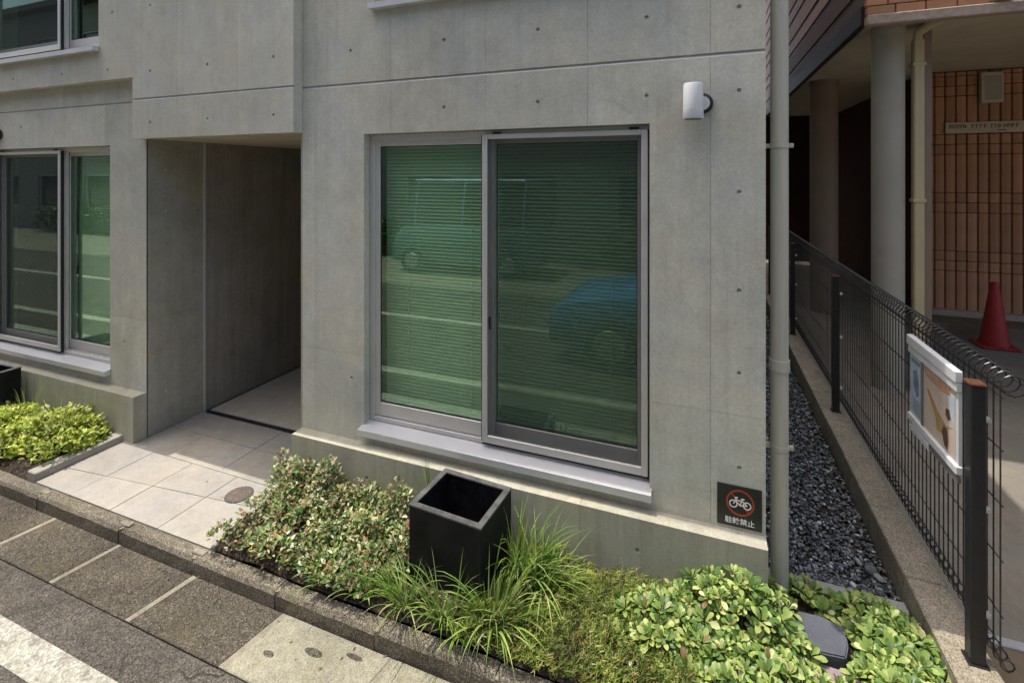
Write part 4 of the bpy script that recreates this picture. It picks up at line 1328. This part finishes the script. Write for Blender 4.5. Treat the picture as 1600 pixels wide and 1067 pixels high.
# grasses
def blades(n, cx, cy, zb, L0, L1, spread, width, lean=(0, 0), base=.03, elev=(38, 84), stiff=1.0):
    V, F = [], []
    for _ in range(n):
        a_ = rng.uniform(0, 2 * PI)
        br = base * math.sqrt(rng.random())
        p = Vector((cx + br * math.cos(a_), cy + br * math.sin(a_), zb))
        a2 = a_ + rng.uniform(-.7, .7)
        el = R(rng.uniform(*elev))
        d = Vector((math.cos(a2) * math.cos(el) * spread + lean[0], math.sin(a2) * math.cos(el) * spread + lean[1], math.sin(el))).normalized()
        L_ = rng.uniform(L0, L1)
        ns = 6
        side = d.cross(Vector((0, 0, 1)))
        if side.length < .01: side = Vector((1, 0, 0))
        side.normalize()
        droop = rng.uniform(.14, .46) / stiff
        wd = width * rng.uniform(.7, 1.3)
        k0 = len(V)
        hit = False
        for s_ in range(ns + 1):
            f = s_ / ns
            wv = wd * (1 - f ** 1.8) * (.55 + .45 * min(1, f * 4)) * .5
            V.append(tuple(p - side * wv)); V.append(tuple(p + side * wv + Vector((0, 0, .0006))))
            if p.z < .57 and any(abs(p.x - q[0]) < .235 and abs(p.y - q[1]) < .195 for q in ((-1.205, 2.36), (-5.905, 2.36))):
                hit = True
            if p.y > 2.595 and p.z < .5: hit = True
            p = p + d * (L_ / ns)
            d = (d + Vector((0, 0, -droop * (.3 + f)))).normalized()
        if hit:
            del V[k0:]
            continue
        for s_ in range(ns):
            F.append((k0 + 2 * s_, k0 + 2 * s_ + 1, k0 + 2 * s_ + 3, k0 + 2 * s_ + 2))
    me = bpy.data.meshes.new('grass_blades')
    me.from_pydata(V, [], F)
    for p in me.polygons: p.use_smooth = True
    return me
G2 = 'grass tufts around the black planter'
for (cx, cy, zb, n, L0, L1, sp, wd, ln, lab) in (
    (-.89, 2.44, .15, 170, .24, .46, .9, .0125, (.18, -.02), 'tall arching grass tuft against the right side of the black planter'),
    (-.76, 2.40, .15, 80, .20, .40, 1.0, .0115, (.16, -.04), 'arching grass tuft between the planter tuft and the needle ground cover'),
    (-.93, 2.15, .14, 130, .18, .38, 1.0, .0115, (.10, -.03), 'grass tuft at the front right corner of the black planter'),
    (-1.16, 2.10, .13, 120, .16, .34, 1.0, .011, (0, -.03), 'grass tuft in front of the middle of the black planter'),
    (-1.38, 2.10, .13, 110, .14, .30, 1.0, .0105, (0, -.03), 'grass tuft at the front left corner of the black planter'),
    (-1.04, 2.07, .12, 70, .12, .26, 1.1, .0105, (.05, -.02), 'low grass tuft spilling over the kerb in front of the planter'),
    (-1.60, 2.09, .13, 80, .10, .24, 1.0, .009, (0, -.03), 'low grass tuft in front of the variegated ground cover'),
    (-1.84, 2.08, .13, 80, .10, .20, 1.0, .0085, (0, -.03), 'leftmost low grass tuft at the foot of the variegated ground cover'),
    (-1.47, 2.545, .15, 70, .28, .48, .22, .006, (0, 0), 'thin wispy grass tuft behind the left corner of the planter'),
    (-1.24, 2.572, .15, 26, .36, .50, .15, .004, (0, 0), 'few fine grass stalks between planter and plinth'),
    (-5.52, 2.50, .13, 40, .18, .40, .6, .006, (.03, -.02), 'wispy grass tuft beside the left planter box'),
    (-5.15, 2.52, .13, 46, .14, .28, .8, .007, (0, -.04), 'dark grass tuft behind the golden shrubs near the left plinth')):
    o = link('grass_tuft', blades(n, cx, cy, zb, L0, L1, sp, wd, ln, base=.055 if n > 20 else .03), 'grass')
    tag(o, lab, 'grass', G2)

# needle ground cover
def needles():
    V = [(-.5, 0, 0), (.5, 0, 0), (.38, .55, .03), (-.38, .55, .03), (0, 1, -.02)]
    F = [(0, 1, 2, 3), (3, 2, 4)]
    mats = []
    for _ in range(3900):
        x = rng.uniform(-1.05, -.02); y_ = rng.uniform(1.985, 2.58)
        if x < -.86 and y_ > 2.2 and rng.random() < .6: continue
        edge = min(1, (y_ - 1.97) / .14, (x + 1.07) / .15)
        h = (.03 + .085 * (.5 + .5 * mnoise.noise((x * 5, y_ * 5, 3.1))) + .03 * mnoise.noise((x * 19, y_ * 19, .3))) * (.4 + .6 * edge)
        z = .140 + h * (1 - .5 * rng.random() ** 2)
        ax = jitter_dir(25, 85)
        n = 6
        for i in range(n):
            a_ = i * 2.4
            sd = ax.orthogonal().normalized()
            sd = Matrix.Rotation(a_, 3, ax) @ sd
            d = (ax * rng.uniform(.4, 1.1) + sd).normalized()
            L_ = rng.uniform(.014, .030)
            mats.append(frame(d, ax, (x + ax.x * .006 * i - .01, y_ + ax.y * .006 * i, z + ax.z * .005 * i), (.0042, L_, L_)))
    o = link('needle_ground_cover', leaf_mesh('needle_ground_cover', V, F, np.array(mats)), 'phlox')
    tag(o, 'low green and rusty brown needle leaved ground cover below the plinth', 'ground cover', kind='stuff')
needles()

lm = []
for _ in range(70):
    x = rng.uniform(-5.5, .9); y_ = 1.94 - abs(rng.gauss(0, .10)) if rng.random() < .8 else rng.uniform(2.05, 2.58)
    if y_ > 2 and not -4.38 < x < -2.66: continue
    lm.append(frame(jitter_dir(-3, 8), (0, 0, 1), (x, y_, (.103 if y_ > 2 else .016)), (.012, .022, .018)))
o = link('fallen_leaves', leaf_mesh('fallen_leaves', LEAF_V, LEAF_F, np.array(lm)), 'dry_leaf')
tag(o, 'few dry fallen leaves in the gutter and on the paving', 'leaf litter', kind='stuff')

# leaf litter and creeping leaves over the bare soil
lm = []
for _ in range(900):
    x = rng.uniform(-2.5, .92); y_ = rng.uniform(2.05, 2.58)
    if .37 < x < .61 and y_ > 2.24: continue
    lm.append(frame(jitter_dir(-5, 25), (0, 0, 1), (x, y_, .168 + rng.uniform(0, .012)), (.02, .026, .02)))
o = link('leaf_litter', leaf_mesh('leaf_litter', LEAF_V, LEAF_F, np.array(lm)), 'phlox')
tag(o, 'fallen and creeping leaves scattered over the bed soil', 'leaf litter', kind='stuff')

# ================================================================== ACROSS THE LANE (seen as reflections in the glass)
def car(name, label, x0, x1, yc, hw, prof_low, cabin, paint, wheels, wr, cat):
    """nose towards -x.  prof_low: (f, ztop) along length, cabin: (f, z) outline"""
    L_ = x1 - x0
    t = thing(name, label, cat, ((x0 + x1) / 2, yc, 0))
    mb = MB()
    rings = []
    for f, zt in prof_low:
        x = x0 + f * L_
        e_ = hw * (1 - .10 * max(0, 1 - f / .08) - .08 * max(0, (f - .93) / .07))
        sec = [(-e_ * .94, .24), (-e_, .38), (-e_, zt - .16), (-e_ * .93, zt - .03), (-e_ * .80, zt), (e_ * .80, zt), (e_ * .93, zt - .03), (e_, zt - .16), (e_, .38), (e_ * .94, .24)]
        rings.append([mb.bm.verts.new((x, yc + a_, z)) for a_, z in sec])
    for p, q in zip(rings[:-1], rings[1:]):
        for j in range(10):
            mb.bm.faces.new((p[j], p[(j + 1) % 10], q[(j + 1) % 10], q[j])).smooth = True
    mb.bm.faces.new(rings[0]); mb.bm.faces.new(rings[-1])
    mb.build('body', 'van_body' if cat == 'van' else paint, t)
    mb = MB()
    mb.bm.verts.ensure_lookup_table()
    A, B = [], []
    zlo, zhi = min(z for _, z in cabin), max(z for _, z in cabin)
    for f, z in cabin:
        ins = .90 - .16 * (z - zlo) / (zhi - zlo)
        A.append(mb.bm.verts.new((x0 + f * L_, yc - hw * ins, z))); B.append(mb.bm.verts.new((x0 + f * L_, yc + hw * ins, z)))
    mb.bm.faces.new(A); mb.bm.faces.new(B[::-1])
    for i in range(len(A)):
        j = (i + 1) % len(A)
        mb.bm.faces.new((A[i], B[i], B[j], A[j]))
    mb.build('glasshouse', 'glass_car', t)
    tops = [c_ for c_ in cabin if c_[1] > zhi - .03]
    fa, fb = min(c_[0] for c_ in tops), max(c_[0] for c_ in tops)
    mb = MB(); mb.box(x0 + fa * L_ - .04, x0 + fb * L_ + .04, yc - hw * .76, yc + hw * .76, zhi + .001, zhi + .045, .02)
    mb.build('roof', paint, t)
    mb = MB()
    for f in (cabin[1][0], .5, fb):
        for s_ in (-1, 1):
            mb.tube([(x0 + f * L_ + .02, yc + s_ * hw * .905, zlo), (x0 + (f + .02) * L_, yc + s_ * hw * .765, zhi)], .022, 6)
    mb.build('pillar', paint, t)
    for f in wheels:
        for s_ in (-1, 1):
            x = x0 + f * L_
            mb = MB(); mb.lathe([(wr * .62, -.09), (wr * .95, -.10), (wr, -.07), (wr, .07), (wr * .95, .10), (wr * .62, .09)], (x, yc + s_ * (hw - .075), wr), 28, 'y')
            wo = mb.build('tyre', 'tyre', t)
            mb = MB(); mb.lathe([(wr * .61, s_ * .085), (wr * .55, s_ * .105), (wr * .2, s_ * .095), (.02, s_ * .105)], (x, yc + s_ * (hw - .075), wr), 20, 'y')
            mb.build('wheel_rim', 'rim', wo)
    for s_ in (-1, 1):
        mb = MB(); mb.box(x0 - .005, x0 + .12, yc + s_ * hw * .62 - .14, yc + s_ * hw * .62 + .14, prof_low[0][1] - .18, prof_low[0][1] - .06, .02)
        mb.build('headlight', 'lamp_glow', t)
car('parked_car', 'blue hatchback in the lane below the camera, seen mirrored in the big window', -1.75, 2.2, -.85, .82,
    [(0, .62), (.03, .72), (.10, .80), (.28, .90), (.5, .93), (.85, .95), (.97, .90), (1, .74)],
    [(.26, .89), (.44, 1.40), (.78, 1.42), (.93, 1.18), (.97, .93)], 'car_blue', (.19, .80), .31, 'car')
car('parked_van', 'grey van with pale blue roof across the lane, mirrored in the big window', -6.9, -3.3, -5.1, .80,
    [(0, .75), (.03, .95), (.10, 1.10), (.3, 1.15), (.6, 1.15), (.97, 1.15), (1, .9)],
    [(.03, 1.10), (.16, 2.10), (.9, 2.12), (.97, 1.95), (.99, 1.14)], 'van_blue', (.16, .82), .30, 'van')
hs = thing('house', 'plain plaster house across the lane, seen mirrored in the windows', 'house', (-4, -9, 0))
hw_ = lambda a_, z, d: (a_, -7.0 - d, z)
ops = [(-30 + i * 3.1, -28.4 + i * 3.1, 6.7, 8.1) for i in range(12)] + [(-30 + i * 3.1, -28.4 + i * 3.1, .9, 2.3) for i in range(12)] + [(-30 + i * 3.1, -28.4 + i * 3.1, 3.8, 5.2) for i in range(12)]
mb = MB(); holed_slab(mb, hw_, -32, 9, 0, 9.2, ops, 0, .2)
mb.build('wall', 'house', hs)
for (a_, b_, c_, d_) in ops:
    mb = MB(); mb.box(a_, b_, -7.16, -7.12, c_, d_)
    wn = mb.build('window', 'glass_car', hs)
    mb = MB(); ring(mb, a_ + .001, b_ - .001, c_ + .001, d_ - .001, -7.11, -7.05, .05, .05, .05, 0)
    mb.build('window_frame', 'alu', wn)
mb = MB(); mb.prism([(-32.3, -6.6), (9.3, -6.6), (9.3, -14), (-32.3, -14)], lambda a_, b_, d: (a_, b_, d), 9.201, 9.45)
mb.build('roof', 'brown_trim', hs)
mb = MB(); mb.box(-32, 9, -14, -13.8, 0, 9.2); mb.box(-32, -31.8, -13.799, -7.201, 0, 9.2); mb.box(8.8, 9, -13.799, -7.201, 0, 9.2)
mb.build('rear_wall', 'house', hs)

hb = [(x, -6.45, 0.1, .55, .45, 1.1) for x in (-25, -24.2, -23.4, -22.6, -21.8, -21, -20.2, -19.4, -18.6, -17.8, -17, -16.2, -15.4, -14.6, -13.8, -13, -12.3, -11.6, -10.9, -10.2, -9.5, -8.8, -8.1, -2.4, -1.7, -1.0, -.3, .4, 1.1, 1.8)]
o = link('hedge', leaf_cloud('hedge', 14000, hb, .12, 'leaf_jas', ylim=(-6.95, -5.9), depth=.8), 'leaf_hedge')  # added out of view to enrich and green the mirrored street
tag(o, 'dark green hedge added across the lane to green the window reflections', 'hedge')
